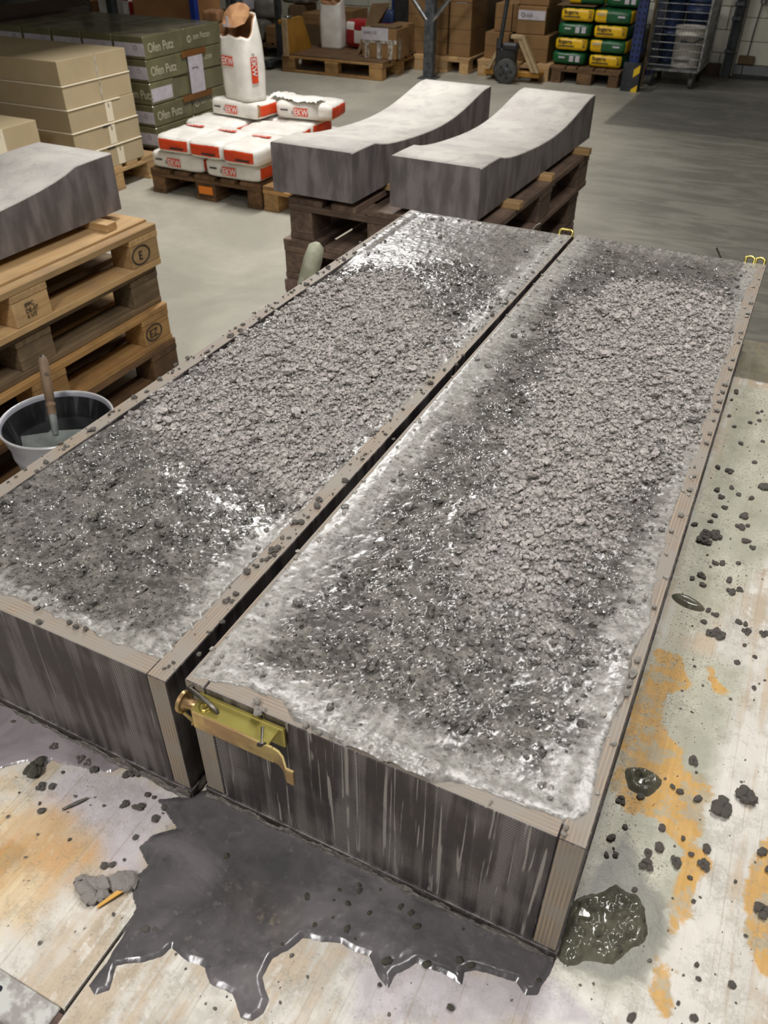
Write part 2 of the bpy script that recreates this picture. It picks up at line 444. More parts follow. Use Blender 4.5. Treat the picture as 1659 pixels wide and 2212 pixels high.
def mat_table():
    t = NT('stained_table_sheet')
    A = []
    for nm in ('m1', 'm2'):
        at = t.n('ShaderNodeAttribute'); at.attribute_name = nm
        sp = t.n('ShaderNodeSeparateColor'); t.link(at.outputs['Color'], sp.inputs[0]); A += list(sp.outputs)
    yel, lil, dark, wd, olive, dirt = A
    vec = t.coords((1, 1, 1), False)
    e = t.noise(vec, 55, 6, .62, .4); e2 = t.noise(vec, 12, 5, .6); fine = t.noise(vec, 420, 4, .6)
    g = t.noise(t.coords((120, 4, 20), False), 1, 5, .6, .3)
    g2 = t.noise(t.coords((34, 1.6, 20), False), 1, 5, .62, .5)
    c = t.mix(t.step(e2, .35, .65), srgb(210, 205, 195), srgb(188, 184, 174))
    woodc = t.mix(t.step(g, .3, .7), srgb(192, 170, 140), srgb(170, 148, 120))
    c = t.mix(t.math('MULTIPLY', t.step(t.math('MULTIPLY_ADD', e2, .5, t.math('MULTIPLY', g2, .85)), .64, .77), .7), c, woodc)
    grey = t.step(t.math('MULTIPLY_ADD', t.noise(vec, 7, 4, .6), .6, t.math('MULTIPLY', e, .4)), .52, .62)
    c = t.mix(t.math('MULTIPLY', grey, .55), c, srgb(172, 168, 158))
    white = t.step(t.math('MULTIPLY_ADD', e, .5, t.math('MULTIPLY', g, .5)), .53, .62)
    c = t.mix(t.math('MULTIPLY', white, .6), c, srgb(226, 222, 213))
    def lay(c, a, col, amt=.9, sharp=.05, k=.5):
        m = t.step(t.math('MULTIPLY_ADD', t.math('SUBTRACT', e, .5), k, a), .5 - sharp, .5 + sharp)
        return t.mix(t.math('MULTIPLY', m, amt), c, col), m
    c, _ = lay(c, olive, t.mix(t.step(e2, .3, .7), srgb(150, 150, 130), srgb(192, 190, 172)), .88, .3)
    c, _ = lay(c, dirt, t.mix(t.step(e, .35, .65), srgb(108, 104, 82), srgb(84, 80, 64)), .85, .08, .25)  # this mask also carries the darker band at the far end
    c, _ = lay(c, lil, t.mix(t.step(e, .3, .7), srgb(196, 189, 193), srgb(176, 168, 173)), .9, .25)
    c, _ = lay(c, wd, t.mix(t.step(g, .3, .7), t.mix(t.step(e2, .42, .6), srgb(222, 202, 160), srgb(206, 150, 84)), srgb(194, 158, 104)), .72, .35, .9)
    yc = t.mix(t.step(g, .3, .7), srgb(204, 156, 72), srgb(186, 142, 66))
    yc = t.mix(t.math('MULTIPLY', t.step(t.noise(vec, 40, 8, .75), .50, .56), .8), yc, srgb(164, 156, 132))
    c, _ = lay(c, yel, yc, .92, .05, .55)
    c, dm = lay(c, dark, t.mix(t.step(e, .3, .7), srgb(80, 78, 66), srgb(108, 106, 92)), .92, .16)
    mott = t.step(t.math('MULTIPLY_ADD', t.noise(vec, 30, 7, .7), .7, t.math('MULTIPLY', fine, .3)), .50, .60)
    c = t.mix(t.math('MULTIPLY', mott, .32), c, srgb(132, 128, 114))
    spk = t.math('MULTIPLY', t.step(fine, .55, .63), t.step(e2, .38, .6))
    c = t.mix(t.math('MULTIPLY', spk, t.step(olive, .2, .8, .12, .75)), c, srgb(88, 84, 74))
    scr = t.step(t.noise(t.coords((420, 5, 20), False), 1, 2, .5, .4), .64, .69)
    c = t.mix(t.math('MULTIPLY', scr, .35), c, srgb(150, 132, 108))
    r = t.mixf(dm, t.step(e, .3, .7, .46, .66), .4)
    n = t.bump(g, .2, .001); n = t.bump(e, .25, .002, n); n = t.bump(fine, .15, .0006, n)
    return t.out(c, r, n)
m_table = mat_table()

def mat_cast():
    t = NT('cast_concrete'); vec = t.coords((1, 1, 1))
    n = t.noise(vec, 5, 5, .6); n2 = t.noise(vec, 60, 5, .6); v = t.noise(t.coords((14, 14, 2.2)), 1, 4, .6, .6)
    geo = t.n('ShaderNodeNewGeometry'); 
    c = t.mix(t.step(n, .3, .7), srgb(176, 170, 164), srgb(196, 192, 182))
    c = t.mix(t.math('MULTIPLY', t.step(v, .45, .7), .30), c, srgb(128, 120, 122))
    c = t.mix(t.math('MULTIPLY', t.step(n2, .60, .72), .35), c, srgb(206, 203, 194))
    pits = t.step(t.voro(vec, 38), .05, .11, 1.0, 0.0)
    pm = t.math('MULTIPLY', pits, t.step(t.noise(vec, 11, 2), .54, .6))
    c = t.mix(t.math('MULTIPLY', pm, .85), c, srgb(70, 66, 66))
    return t.out(c, .7, t.bump(t.math('SUBTRACT', n2, t.math('MULTIPLY', pm, 1.5)), .35, .003))
m_cast = mat_cast()
m_cast_end = plain('shaded_formed_face', srgb(140, 132, 131), srgb(104, 98, 97), .7, 1, .4, 60, stretch=(20, 20, 6))  # ends and sides darker than the top: formed skin plus painted shade

def mat_floor():
    t = NT('warehouse_floor')
    tc = t.n('ShaderNodeTexCoord'); sp = t.n('ShaderNodeSeparateXYZ'); t.link(tc.outputs['Object'], sp.inputs[0])
    vec = t.coords((1, 1, 1), False)
    n = t.noise(vec, 1.6, 6, .62, .6); n2 = t.noise(vec, 14, 5, .6); sw = t.noise(t.coords((1.2, 5.5, 1), False, (0, 0, .5)), 1.4, 5, .62, 1.2)
    c = t.mix(t.step(n, .35, .65), srgb(168, 164, 150), srgb(188, 183, 167))
    c = t.mix(t.step(n2, .3, .7, 0, .35), c, srgb(146, 144, 134))
    wear = t.step(t.math('MULTIPLY_ADD', t.noise(vec, .5, 3), 2.2, t.math('ADD', sp.outputs[0], t.math('MULTIPLY', sp.outputs[1], .12))), .1, 1.6)
    tyre = t.mix(t.step(sw, .4, .62), srgb(82, 80, 75), srgb(120, 117, 109))
    c = t.mix(t.math('MULTIPLY', wear, .75), c, tyre)
    px = t.step(t.math('MULTIPLY_ADD', n2, .03, sp.outputs[0]), -1.16, -1.12); py = t.step(t.math('MULTIPLY_ADD', n2, .03, sp.outputs[1]), 6.80, 6.86)
    far = t.step(sp.outputs[1], 8.2, 8.6, 1, .45)
    c = t.mix(t.math('MULTIPLY', t.math('MULTIPLY', px, py), t.math('MULTIPLY', far, t.step(n, .3, .7, .45, .75))), c, srgb(66, 66, 62))
    return t.out(c, t.step(n2, .3, .7, .38, .55), t.bump(n2, .08, .004))
m_floor = mat_floor()

# ------------------------------------------------------------------ setting
def plane_mesh(x0, x1, y0, y1, z, name, n=1):
    b = MB(); b.add([(x0, y0, z), (x1, y0, z), (x1, y1, z), (x0, y1, z)], [(0, 1, 2, 3)]); return b.mesh(name)
struct(obj('floor', MB().box(-11, 5, -5, 9.6, -.1, 0).mesh('floor'), m_floor))
struct(obj('ceiling', MB().box(-11, 5, -5, 9.6, 5.2, 5.3).mesh('ceiling'), m_ceiling))
wall = struct(MB().box(-11, 5, 9.52, 9.7, 0, 5.2).build('wall_back', m_mortar))
struct(MB().box(-11.1, -11, -5, 9.6, 0, 5.2).build('wall_left', m_grey_wall))
struct(MB().box(5, 5.1, -5, 9.6, 0, 5.2).build('wall_right', m_grey_wall))
deck = struct(MB().box(-11, -2.62, 1.6, 6.2, 2.3, 2.42).build('unseen_shade_deck', m_ceiling))  # overhead deck added out of view to shade the goods at the left
for x in (-10.8, -6.6):
    for y in (1.8, 6.0): MB().box(x - .05, x + .05, y - .05, y + .05, 0, 2.3).build('shade_deck_post', m_zinc_post, deck)  # unseen posts added to carry the shading deck
brick_me = MB().box(-.246, .246, -.012, .03, .003, .197, 0, .004).mesh('wall_block')
brick_me.materials.append(m_grey_wall)
for r in range(5):
    for k in range(12):
        o = obj('wall_block', brick_me, parent=wall, loc=(-5.1 + .5 * k + (.25 if r % 2 else 0) - .3, 9.5, .2 * r))
obj('upper_face', MB().box(-11, 5, 9.49, 9.52, 1.0, 5.2).mesh('upper_face'), m_grey_wall, wall)
obj('side_face', MB().box(-11, -5.65, 9.49, 9.52, 0, 1.0).mesh('side_face'), m_grey_wall, wall)
struct(MB().box(-.86, -.62, 9.44, 9.495, 0, .11, 0, .003).build('baseboard_back', plain('brown_skirting', srgb(84, 66, 54), srgb(64, 50, 42), .7, 9)))
# sectional door with its guide rail
door = struct(MB().box(-.50, 2.4, 9.44, 9.485, .03, 3.0).build('door_1', m_mortar))
for r in range(8):
    MB().box(-.49, 2.39, 9.425, 9.45, .125 + .2 * r, .32 + .2 * r, 0, .004).build('door_panel', m_grey_wall, door)
MB().box(-.49, 2.39, 9.41, 9.45, .035, .12, 0, .004).build('bottom_panel', m_grey_sill, door)
MB().box(-.49, 2.39, 9.425, 9.445, .005, .035).build('rubber_seal', m_black, door)
rail = struct(MB().box(-.60, -.575, 9.36, 9.44, 0, 3).box(-.575, -.53, 9.38, 9.395, 0, 3).box(-.53, -.515, 9.33, 9.44, 0, 3).build('trim_1', m_steel_dark))
for z in (.22, .50, .62): MB().box(-.61, -.52, 9.34, 9.36, z, z + .035, 0, .004).build('rail_bracket', m_zinc_post, rail)
t = thing('door_lock_box', 'small brown box on the white door by the floor with a cable running up', 'box', (-.39, 9.42, .13))
MB().box(-.075, .075, -.04, 0, 0, .075, 0, .006).build('housing', m_cardboard_shaded, t)
MB().tube([(0, -.012, .075), (.005, -.012, .3), (.02, -.012, .52), (.03, -.012, .8)], .006, 6).tube([(-.02, -.012, 0), (-.015, -.012, -.09)], .005, 6).build('cable', m_steel_dark, t)
MB().tube([(.03, -.03, .52), (.03, -.03, .62)], .03, 10).build('pulley', m_steel, t)

# ------------------------------------------------------------------ work table with two sheets
ZT = .785
YEL = [[[0.3689,0.4036],[0.3967,0.4009],[0.4188,0.3643],[0.3925,0.3362],[0.3953,0.2943],[0.4224,0.2673],[0.4232,0.2484],[0.458,0.2348],[0.4568,0.1826],[0.4519,0.1587],[0.4726,0.1482],[0.4586,0.1165],[0.4605,0.0801],[0.4454,0.0637],[0.4389,0.0878],[0.444,0.129],[0.4439,0.1547],[0.4048,0.1736],[0.3788,0.1664],[0.3642,0.1885],[0.3618,0.2505],[0.3592,0.3197],[0.3648,0.3689]],
       [[0.5286,0.2404],[0.5079,0.1863],[0.5006,0.157],[0.501,0.1184],[0.5114,0.0789],[0.5206,0.0625],[0.5427,0.0613]],
       [[0.4401,0.0395],[0.4547,0.0342],[0.4589,0.0005],[0.4528,-0.0063],[0.439,0.0062]],
       [[0.424,0.3982],[0.4338,0.4031],[0.4543,0.3668],[0.451,0.3541],[0.4356,0.3727]]]
LIL = [[[-0.147,-0.0989],[-0.1521,-0.036],[-0.0761,-0.017],[-0.0055,-0.0176],[-0.0236,-0.06],[-0.0112,-0.0955],[-0.0383,-0.1089],[-0.0793,-0.082],[-0.1298,-0.079]],
       [[0.2022,-0.0734],[0.2563,-0.0573],[0.3304,-0.0311],[0.3585,-0.0173],[0.4097,-0.0321],[0.2277,-0.1216]]]
DRK = [[[0.364,0.0651],[0.3702,0.108],[0.3886,0.1435],[0.4185,0.1065],[0.4389,0.0878],[0.4454,0.0637],[0.4337,0.0321],[0.4332,0.0154],[0.4087,0.0033],[0.3746,-0.0032],[0.3624,-0.003]]]
WDP = [[[-0.196,-0.1117],[-0.1566,-0.0894],[-0.1377,-0.0772],[-0.1042,-0.0805],[-0.104,-0.0997],[-0.0699,-0.0828],[-0.0543,-0.1066],[-0.0661,-0.1275],[-0.0632,-0.1597],[-0.0628,-0.1822],[-0.0993,-0.2002]],
       [[-0.2255,-0.0847],[-0.1998,-0.072],[-0.1809,-0.0779],[-0.1875,-0.096],[-0.2043,-0.1042]]]
OLV = [[[0.36,.42],[.47,.42],[.455,.25],[.46,.14],[.43,.0],[.36,-.01]],
       [[0.3695,1.1377],[0.5961,1.1617],[0.4915,0.7124],[0.4317,0.4962],[0.3789,0.4086],[0.3604,0.6471],[0.3734,0.9267]]]
DARKER = [[[0.30,1.36],[1.2,1.36],[1.2,1.17],[0.30,1.168]],  # first outline: darker band across the far end of the table
       [[-0.1497,-0.1486],[-0.1427,-0.1268],[-0.1252,-0.1234],[-0.1183,-0.1331],[-0.1239,-0.156],[-0.132,-0.1649]]]
def sheet(name, x0, x1, y0, y1, z, parent):
    s = .005
    xs = np.linspace(x0, x1, int((x1 - x0) / s) + 1); ys = np.linspace(y0, y1, int((y1 - y0) / s) + 1)
    X, Y = np.meshgrid(xs, ys, indexing='ij')
    def chan(polys): return np.clip(.5 + np.max([sdpoly(X, Y, p) for p in polys], 0) / .05, 0, 1).ravel()
    m1 = np.stack([chan(YEL), chan(LIL), chan(DRK)], -1); m2 = np.stack([chan(WDP), chan(OLV), chan(DARKER)], -1)
    V = np.stack([X, Y, np.full(X.shape, z) + (fbm(X, Y, .2, 5, 3) - .5) * .0012], -1).reshape(-1, 3)
    me = np_mesh(name, V, grid_faces(len(xs), len(ys)), attrs={'m1': m1, 'm2': m2})
    return obj(name, me, m_table, parent)
table = thing('work_table', 'low work table topped with worn stained plywood sheets under both filled forms', 'table', (0, 0, 0))
sheet('table_sheet', .0145, 1.15, -.46, 1.345, ZT, table)
sheet('table_sheet', -.46, .0105, -.216, 1.345, ZT - .0015, table)
MB().box(.0145, 1.15, -.46, 1.345, ZT - .021, ZT - .002, [1, 1, 1, 1, 0, 0]).build('sheet_core', [m_table, m_ply['Z']], table)
MB().box(-.46, .0105, -.216, 1.345, ZT - .021, ZT - .0035, [1, 1, 1, 1, 0, 0]).build('sheet_core', [m_table, m_ply['Z']], table)
prof = MB().box(-.46, .0085, -.244, -.2165, ZT - .002, ZT + .0015, 0, .0008).box(-.46, .0085, -.2445, -.2415, ZT - .04, ZT + .001, 0, .0008).build('edge_profile', plain('scuffed_zinc', srgb(196, 196, 190), srgb(156, 150, 146), .38, 60, .2, 60, metal=.1, lo=.42, hi=.58), table)
MB().tube([(-.0475, -.2285, ZT + .0012), (-.0475, -.2285, ZT + .0018)], .0028, 12).build('screw_hole', m_hole, table)
for x in (-.40, 1.08):
    for y in (-.12, 1.27): MB().box(x - .03, x + .03, y - .03, y + .03, 0, ZT - .021, 0, .004).build('leg', m_steel_dark, table)
for y in (-.15, 1.22): MB().box(-.43, 1.1, y, y + .05, ZT - .08, ZT - .021, 0, .003).build('frame_rail', m_steel_dark, table)
MB().box(-.43, 1.1, -.36, -.02, .28, .30, 0, .003).build('lower_shelf', PAL['pink']['X'], table)

# ------------------------------------------------------------------ the two forms
FW, FL_, FH, BT = .36, 1.288, .175, .021
def formwork(label, loc, rz, film_front):
    r = thing('formwork', label, 'formwork', loc, rz, 'casting forms on the table')
    FZ, PX, PY, PZ = 0, 1, 2, 3
    ms = [film_front, m_ply['X'], m_ply['Y'], m_ply['Z']]
    MB().box(-.002, FW + .002, -.002, FL_ + .002, 0, .013, [3, 3, 3, 3, 0, 0], .001).build('base_board', [m_film] + [None] * 2 + [plain('dirty_edge', srgb(66, 60, 54), srgb(48, 44, 42), .35, 30, .6, 60, bdist=.004)], r)
    for x in (0, FW - BT): MB().box(x, x + BT, 0, FL_, .013, FH, [0, 0, 1, 1, 1, 1], .0008).build('side_board', ms, r)
    for y in (.0005, FL_ - BT - .0005): MB().box(BT + .0004, FW - BT - .0004, y, y + BT, .013, FH - .001, [2, 2, 0, 0, 2, 2], .0008).build('end_board', ms, r)
    us = np.arange(0, FW + .001, .0015); vv = np.linspace(0, 1, 9); U, V_ = np.meshgrid(us, vv, indexing='ij')
    nn = fbm(U, V_ * .03, .016, 31 + int(film_front is m_film), 4); amp = np.clip(nn - .18, .04, 1) * 1.25
    Pz = .0155 * amp * (1 - V_); Py = -.0022 - .0062 * amp * np.sin(V_ * PI * .5) ** .8
    cr = obj('slurry_crust', np_mesh('slurry_crust', np.stack([U, Py, Pz + .0005], -1).reshape(-1, 3), grid_faces(len(us), 9)), m_crumb, r)
    return r
FR = formwork('right casting form with slurry runs down its dark front and a zinc latch', (0, 0, ZT), 0, m_film_runs)
LA = -.0049
FLF = formwork('left casting form of dark film faced plywood with bare wood rims', (-.0127 - FW * math.cos(LA), -.0103 - FW * math.sin(LA), ZT), LA, m_film)

def toggle_latch(parent, x0, y0, z0):
    """over-centre latch with lever, wire loop, hooked tip and nail"""
    p = MB()
    p.box(x0, x0 + .088, y0 - .004, y0, z0 - .022, z0 + .002, 0, .0008)
    p.box(x0 + .004, x0 + .084, y0 - .020, y0 - .002, z0 - .001, z0 + .0012, 0, .0005)
    parent = p.build('latch_plate', m_brass, parent)
    l = MB()
    M = Matrix.Translation((x0 + .006, y0 - .0196, z0 + .0014)) @ Matrix.Rotation(.012, 4, 'Y')
    l.box(0, .082, -.0022, 0, -.021, .0, 0, .0006, M)
    seg = [(.082, 0), (.088, -.001), (.094, -.004), (.102, -.012), (.109, -.012)]
    for (a, b2), (c, d) in zip(seg[:-1], seg[1:]):
        q = [M @ Vector(v) for v in ((a, b2, -.001), (c, d, -.001), (c, d, -.019), (a, b2, -.019), (a, b2 - .002, -.001), (c, d - .002, -.001), (c, d - .002, -.019), (a, b2 - .002, -.019))]
        l.add(q, [(0, 1, 2, 3), (4, 7, 6, 5), (0, 4, 5, 1), (3, 2, 6, 7), (1, 5, 6, 2), (0, 3, 7, 4)])
    l.build('lever', m_brass_dark, parent)
    h = MB()
    h.tube([(x0 - .010, y0 - .010, z0 - .008), (x0 - .0135, y0 - .010, z0 - .008)], [.0105, .0105], 16)
    h.tube([(x0 - .0105, y0 - .010, z0 - .008), (x0 - .009, y0 - .010, z0 - .008), (x0 + .004, y0 - .008, z0 - .008)], [.008, .005, .005], 10)
    h.build('hook_end', m_brass_dark, parent)
    MB().tube([(x0 - .006, y0 - .001, z0 + .005), (x0 - .010, y0 - .004, z0 + .005), (x0 + .0, y0 - .006, z0 + .0055), (x0 + .018, y0 - .010, z0 + .0045), (x0 + .026, y0 - .012, z0 + .003), (x0 + .028, y0 - .013, z0 - .001)], .0021, 10).build('wire_loop', m_nail, parent)
    MB().tube([(x0 + .004, y0 - .021, z0 - .017), (x0 + .006, y0 - .018, z0 - .020), (x0 - .012, y0 - .014, z0 - .017)], .0016, 8).build('wire_loop', m_brass_dark, parent)
    MB().lathe([(.0024, 0), (.0055, 0), (.0055, .0014), (.0024, .0014), (.0024, 0)], 16).build('rivet', m_brass, parent).location = (x0 + .014, y0 - .012, z0 + .001)
    MB().tube([(x0 + .070, y0 - .008, z0 + .001), (x0 + .078, y0 - .022, z0 - .0005)], .0016, 8).tube([(x0 + .0777, y0 - .0214, z0 - .0003), (x0 + .0784, y0 - .0226, z0 - .0007)], .0042, 12).build('nail', m_nail, parent)
toggle_latch(FR, .016, 0, .166)
def clasp(parent, x, y, w):
    cp = MB().box(x - .004, x + w + .004, y + .0025, y + .0055, .140, .172, 0, .0006).build('clasp_plate', m_brass_dark, parent)
    MB().tube([(x, y - .002, .172), (x, y + .004, .181), (x + .005, y + .006, .183), (x + w - .005, y + .006, .183), (x + w, y + .004, .181), (x + w, y - .002, .172)], .0028, 8).build('clasp', m_brass, cp)
clasp(FLF, .332, FL_, .026); clasp(FR, .322, FL_, .015); clasp(FR, .340, FL_, .015)
MB().tube([(.275, FL_ - .004, .172), (.281, FL_ + .004, .182), (.288, FL_ + .010, .186)], .0016, 8).build('nail', m_nail, FLF)
MB().tube([(.278, FL_ + .004, .172), (.272, FL_ - .004, .184), (.266, FL_ - .012, .196)], .0016, 8).build('nail', m_nail, FR)

# ------------------------------------------------------------------ wet concrete in the forms
L_DENSE = [[-0.3437,0.8594],[-0.235,0.939],[-0.0771,0.7783],[-0.0332,0.6913],[-0.0207,0.5145],[-0.0345,0.4059],[-0.0271,0.3206],[-0.0451,0.2663],[-0.0948,0.2662],[-0.1852,0.2736],[-0.3253,0.2967],[-0.3414,0.3812],[-0.3477,0.4833],[-0.3507,0.6596]]
L_MED = [[-0.3991,0.8557],[-0.1558,1.0564],[-0.0208,0.9307],[-0.0021,0.707],[-0.0107,0.4927],[-0.0064,0.2617],[-0.0666,0.1866],[-0.1047,0.1017],[-0.1463,0.0149],[-0.2461,0.0237],[-0.3481,0.12],[-0.3645,0.3154],[-0.3554,0.5638]]
L_DARK = [[[-0.2316,0.0464],[-0.214,0.1219],[-0.1509,0.1445],[-0.0926,0.1397],[-0.055,0.0743],[-0.0635,0.016],[-0.1345,0.0208]],
          [[-0.4236,0.7717],[-0.3246,0.8935],[-0.3032,0.7877],[-0.3227,0.6165],[-0.3258,0.4325],[-0.3547,0.418]]]
R_DENSE = [[0.1228,1.0962],[0.3004,1.1388],[0.3374,1.0273],[0.3422,0.8804],[0.3516,0.6744],[0.3408,0.5937],[0.3313,0.4892],[0.3157,0.3857],[0.2962,0.301],[0.287,0.2301],[0.2787,0.1668],[0.2271,0.2003],[0.1817,0.2063],[0.1471,0.2673],[0.1417,0.3644],[0.1337,0.4666],[0.1153,0.7003],[0.0821,0.8587]]
R_MED = [[0.0623,1.1674],[0.3216,1.2217],[0.3487,0.9933],[0.3649,0.5823],[0.3472,0.3754],[0.3519,0.2157],[0.3305,0.1017],[0.2443,0.0488],[0.1136,0.049],[0.0452,0.051],[0.0479,0.1114],[0.0581,0.2486],[0.0527,0.3817],[0.0672,0.6761],[0.0359,0.9594]]
R_DARK = [[[0.246,0.0547],[0.2746,0.1006],[0.3094,0.1345],[0.3328,0.2062],[0.342,0.1178],[0.3367,0.0511],[0.3009,0.0334],[0.2509,0.0322]],
          [[0.0452,0.051],[0.0511,0.1061],[0.0631,0.2172],[0.0447,0.3995],[0.042,0.4933],[0.0825,0.3155],[0.0963,0.1939],[0.1255,0.0786],[0.1064,0.0454]],
          [[0.0489,0.8419],[0.0389,1.1555],[0.0898,1.2363],[0.111,1.0428],[0.1103,0.7636],[0.0895,0.6118]]]

def ico(sub):
    bm = bmesh.new(); bmesh.ops.create_icosphere(bm, subdivisions=sub, radius=1)
    bm.verts.ensure_lookup_table()
    V = np.array([v.co[:] for v in bm.verts]); Fc = np.array([[v.index for v in f.verts] for f in bm.faces]); bm.free(); return V, Fc
ICO1, ICO2, ICO3 = ico(1), ico(2), ico(3)

def merge_grains(name, P, Rr, rs, mask, base, mat, parent, squash=.75):
    V0, F0 = base; n = len(P); nv = len(V0)
    q = rs.randn(n, 4); q /= np.linalg.norm(q, axis=1)[:, None]
    w, x, y, z = q.T
    RM = np.stack([1 - 2 * (y * y + z * z), 2 * (x * y - z * w), 2 * (x * z + y * w), 2 * (x * y + z * w), 1 - 2 * (x * x + z * z), 2 * (y * z - x * w), 2 * (x * z - y * w), 2 * (y * z + x * w), 1 - 2 * (x * x + y * y)], -1).reshape(n, 3, 3)
    Vn = V0[None] * (1 + rs.uniform(-.34, .34, (n, nv, 1))) * rs.uniform(.6, 1.25, (n, 1, 3))
    Vn = np.einsum('nij,nvj->nvi', RM, Vn) * Rr[:, None, None]
    Vn[..., 2] *= squash
    Vn += P[:, None, :]
    Fn = (F0[None] + (np.arange(n) * nv)[:, None, None]).reshape(-1, 3)
    mk = np.repeat(mask, nv, 0)
    me = np_mesh(name, Vn.reshape(-1, 3), Fn, True, False, {'mask': mk})
    o = obj(name, me, mat, parent); o['kind'] = 'stuff'; return o

def fill(label, side, frame, dense, med, darks, seed):
    """heightfield of the filled form in the form's own frame: u across, v along, z above the form's foot"""
    ox, oy, a = frame; ca, sa = math.cos(-a), math.sin(-a)
    loc = lambda P: [((x - ox) * ca - (y - oy) * sa, (x - ox) * sa + (y - oy) * ca) for x, y in P]
    s = .00118
    us = np.arange(.001, FW - .0005, s); vs = np.arange(.001, FL_ - .0005, s)
    X, Y = np.meshgrid(us, vs, indexing='ij')
    n1 = fbm(X, Y, .05, seed, 5); n2 = fbm(X, Y, .012, seed + 9, 4); n3 = fbm(X, Y, .16, seed + 31, 3)
    D = sst(sdpoly(X, Y, loc(dense)) + (n1 - .5) * .10, -.030, .035)
    M = sst(sdpoly(X, Y, loc(med)) + (n1 - .5) * .08, -.03, .02)
    K = np.max([sst(sdpoly(X, Y, loc(p)) + (n1 - .5) * .05, -.02, .02) for p in darks], 0)
    inner = np.minimum(np.minimum(X - BT, FW - BT - X), np.minimum(Y - BT, FL_ - BT - Y))     # distance inside the boards
    wob = (n1 - .5) * .05 + (n2 - .5) * .012 + (fbm(X, Y, .004, seed + 71, 2) - .5) * .010
    if side == 'R':
        pale = np.maximum.reduce([sst(.020 - (X - BT) + wob, -.034, .03), sst(.024 - (FW - BT - X) + wob * .7, -.022, .022) * .95,
                                  sst(.022 - (Y - BT) + wob, -.028, .026), sst(.03 - (FL_ - BT - Y) + wob, -.01, .03) * .4])
        cov_l = X - .0035 - np.abs(n2 - .5) * .004
        cov_r = np.where(Y < .32, FW - .008 - X, np.where(Y < .75, FW - .014 - X, FW - .017 - X)) + (n1 - .5) * .016
        edge_f = np.interp(us, [0, .02, .05, .09, .11, .15, .20, .235, .25, .31, .335, .36], [.004, .010, .018, .018, .007, .002, .000, .001, .012, .014, .018, .022])[:, None]
        cov_f = Y - edge_f + (n2 - .5) * .006
        cov_b = FL_ - .004 - Y
        cov = np.minimum(np.minimum(cov_l, cov_r), np.minimum(cov_f, cov_b))
        # missing corner at the near right
        cov = np.minimum(cov, (FW - X) + Y * .8 - .030 + (n2 - .5) * .006)
    else:
        pale = np.maximum.reduce([sst(.020 - (FW - BT - X) + wob, -.024, .022), sst(.016 - (Y - BT) + wob, -.012, .014) * .8,
                                  sst(.07 - (FL_ - BT - Y) + wob, -.02, .06) * .45, sst((.010 - (X - BT)) + wob * .5, -.008, .008) * .6 * sst(Y, .75, .9)])
        cov_r = np.interp(vs, [0, .35, .6, .75, .9, 1.288], [.338, .340, .344, .350, .356, .358])[None, :] - X + (n2 - .5) * .009 + .0035 * np.sin(Y / .0024) * (Y < .12)
        cov_l = X - np.interp(vs, [0, .2, .9, 1.0, 1.288], [.024, .0225, .0225, .012, .004])[None, :] - (n2 - .5) * .003
        cov_f = Y - .0205 - (n2 - .5) * .012 + (n1 - .5) * .014
        cov = np.minimum(np.minimum(cov_l, cov_r), np.minimum(cov_f, FL_ - .004 - Y))
    pale0 = pale * 1.0
    stk = np.where((np.minimum(X, FW - X) < np.minimum(Y, FL_ - Y)), fbm(X * .16, Y, .006, seed + 50, 3), fbm(X, Y * .16, .006, seed + 51, 3))
    fine = fbm(X, Y, .0055, seed + 60, 3)
    pale = np.clip(pale * (1 + (stk - .5) * .8 + (fine - .5) * .5) + (stk - .5) * .35 * (pale > .02), 0, 1)
    rs = np.random.RandomState(seed)
    # base level: just under the rim inside, a thin skin on the rim outside
    skin = np.clip(1 - np.exp(-np.clip(cov, 0, 1) / .0022), 0, 1)
    zin = FH - .0022 + (.0020 * pale0 if side == 'R' else .0012 * pale0) + D * .0045 + (n3 - .5) * .003 + (n1 - .5) * .0022
    zrim = FH + .0001 + skin * (.0008 + (n2 - .5) * .0012) + np.minimum(cov, 0) * .8
    z = zin + (zrim - zin) * sst(-inner, -.012, .004)
    if side == 'L':                                # the concrete has sunk along the left board
        z = z - .007 * sst(.012 - (X - BT), 0, .010) * sst(Y, .25, .4) * sst(1.02 - Y, 0, .12)
    # wet bumps: spherical caps pressed into the surface
    bw = np.clip(.05 + .60 * M, 0, 1) * (1 - .8 * sst(pale, .3, .8)) * (1 - .5 * K)
    cl = .12 + 1.5 * sst(fbm(X, Y, .016, seed + 80, 3), .47, .62)
    bw = np.clip(bw * (cl * (1 - D) + D), 0, 1); Mc = np.clip(M * cl, 0, 1.6)
    H = np.zeros_like(z); N = 34000
    pu = rs.randint(0, len(us), N); pv = rs.randint(0, len(vs), N)
    for i, j in zip(pu, pv):
        if rs.rand() > bw[i, j] or cov[i, j] < .004: continue
        r = (.0011 + .0030 * rs.rand() ** 3) / s; k = int(r) + 1
        i0, i1, j0, j1 = max(i - k, 0), min(i + k + 1, len(us)), max(j - k, 0), min(j + k + 1, len(vs))
        d2 = ((np.arange(i0, i1) - i)[:, None] ** 2 * (1 + rs.rand()) + (np.arange(j0, j1) - j)[None] ** 2) / (r * r)
        H[i0:i1, j0:j1] = np.maximum(H[i0:i1, j0:j1], np.sqrt(np.clip(1 - d2, 0, 1)) * r * s * rs.uniform(.3, .7))
    gone = sst(-cov, 0, .003) * sst(-inner, -.004, .003)
    z = z + (H * sst(cov, 0, .003) + (fine - .5) * .0006 * (1 - .5 * pale0)) - gone * .004 + (n2 - .5) * .0012 * (1 - .85 * pale0) * (1 - .4 * K) + D * (fbm(X, Y, .006, seed + 3, 2) - .5) * .003
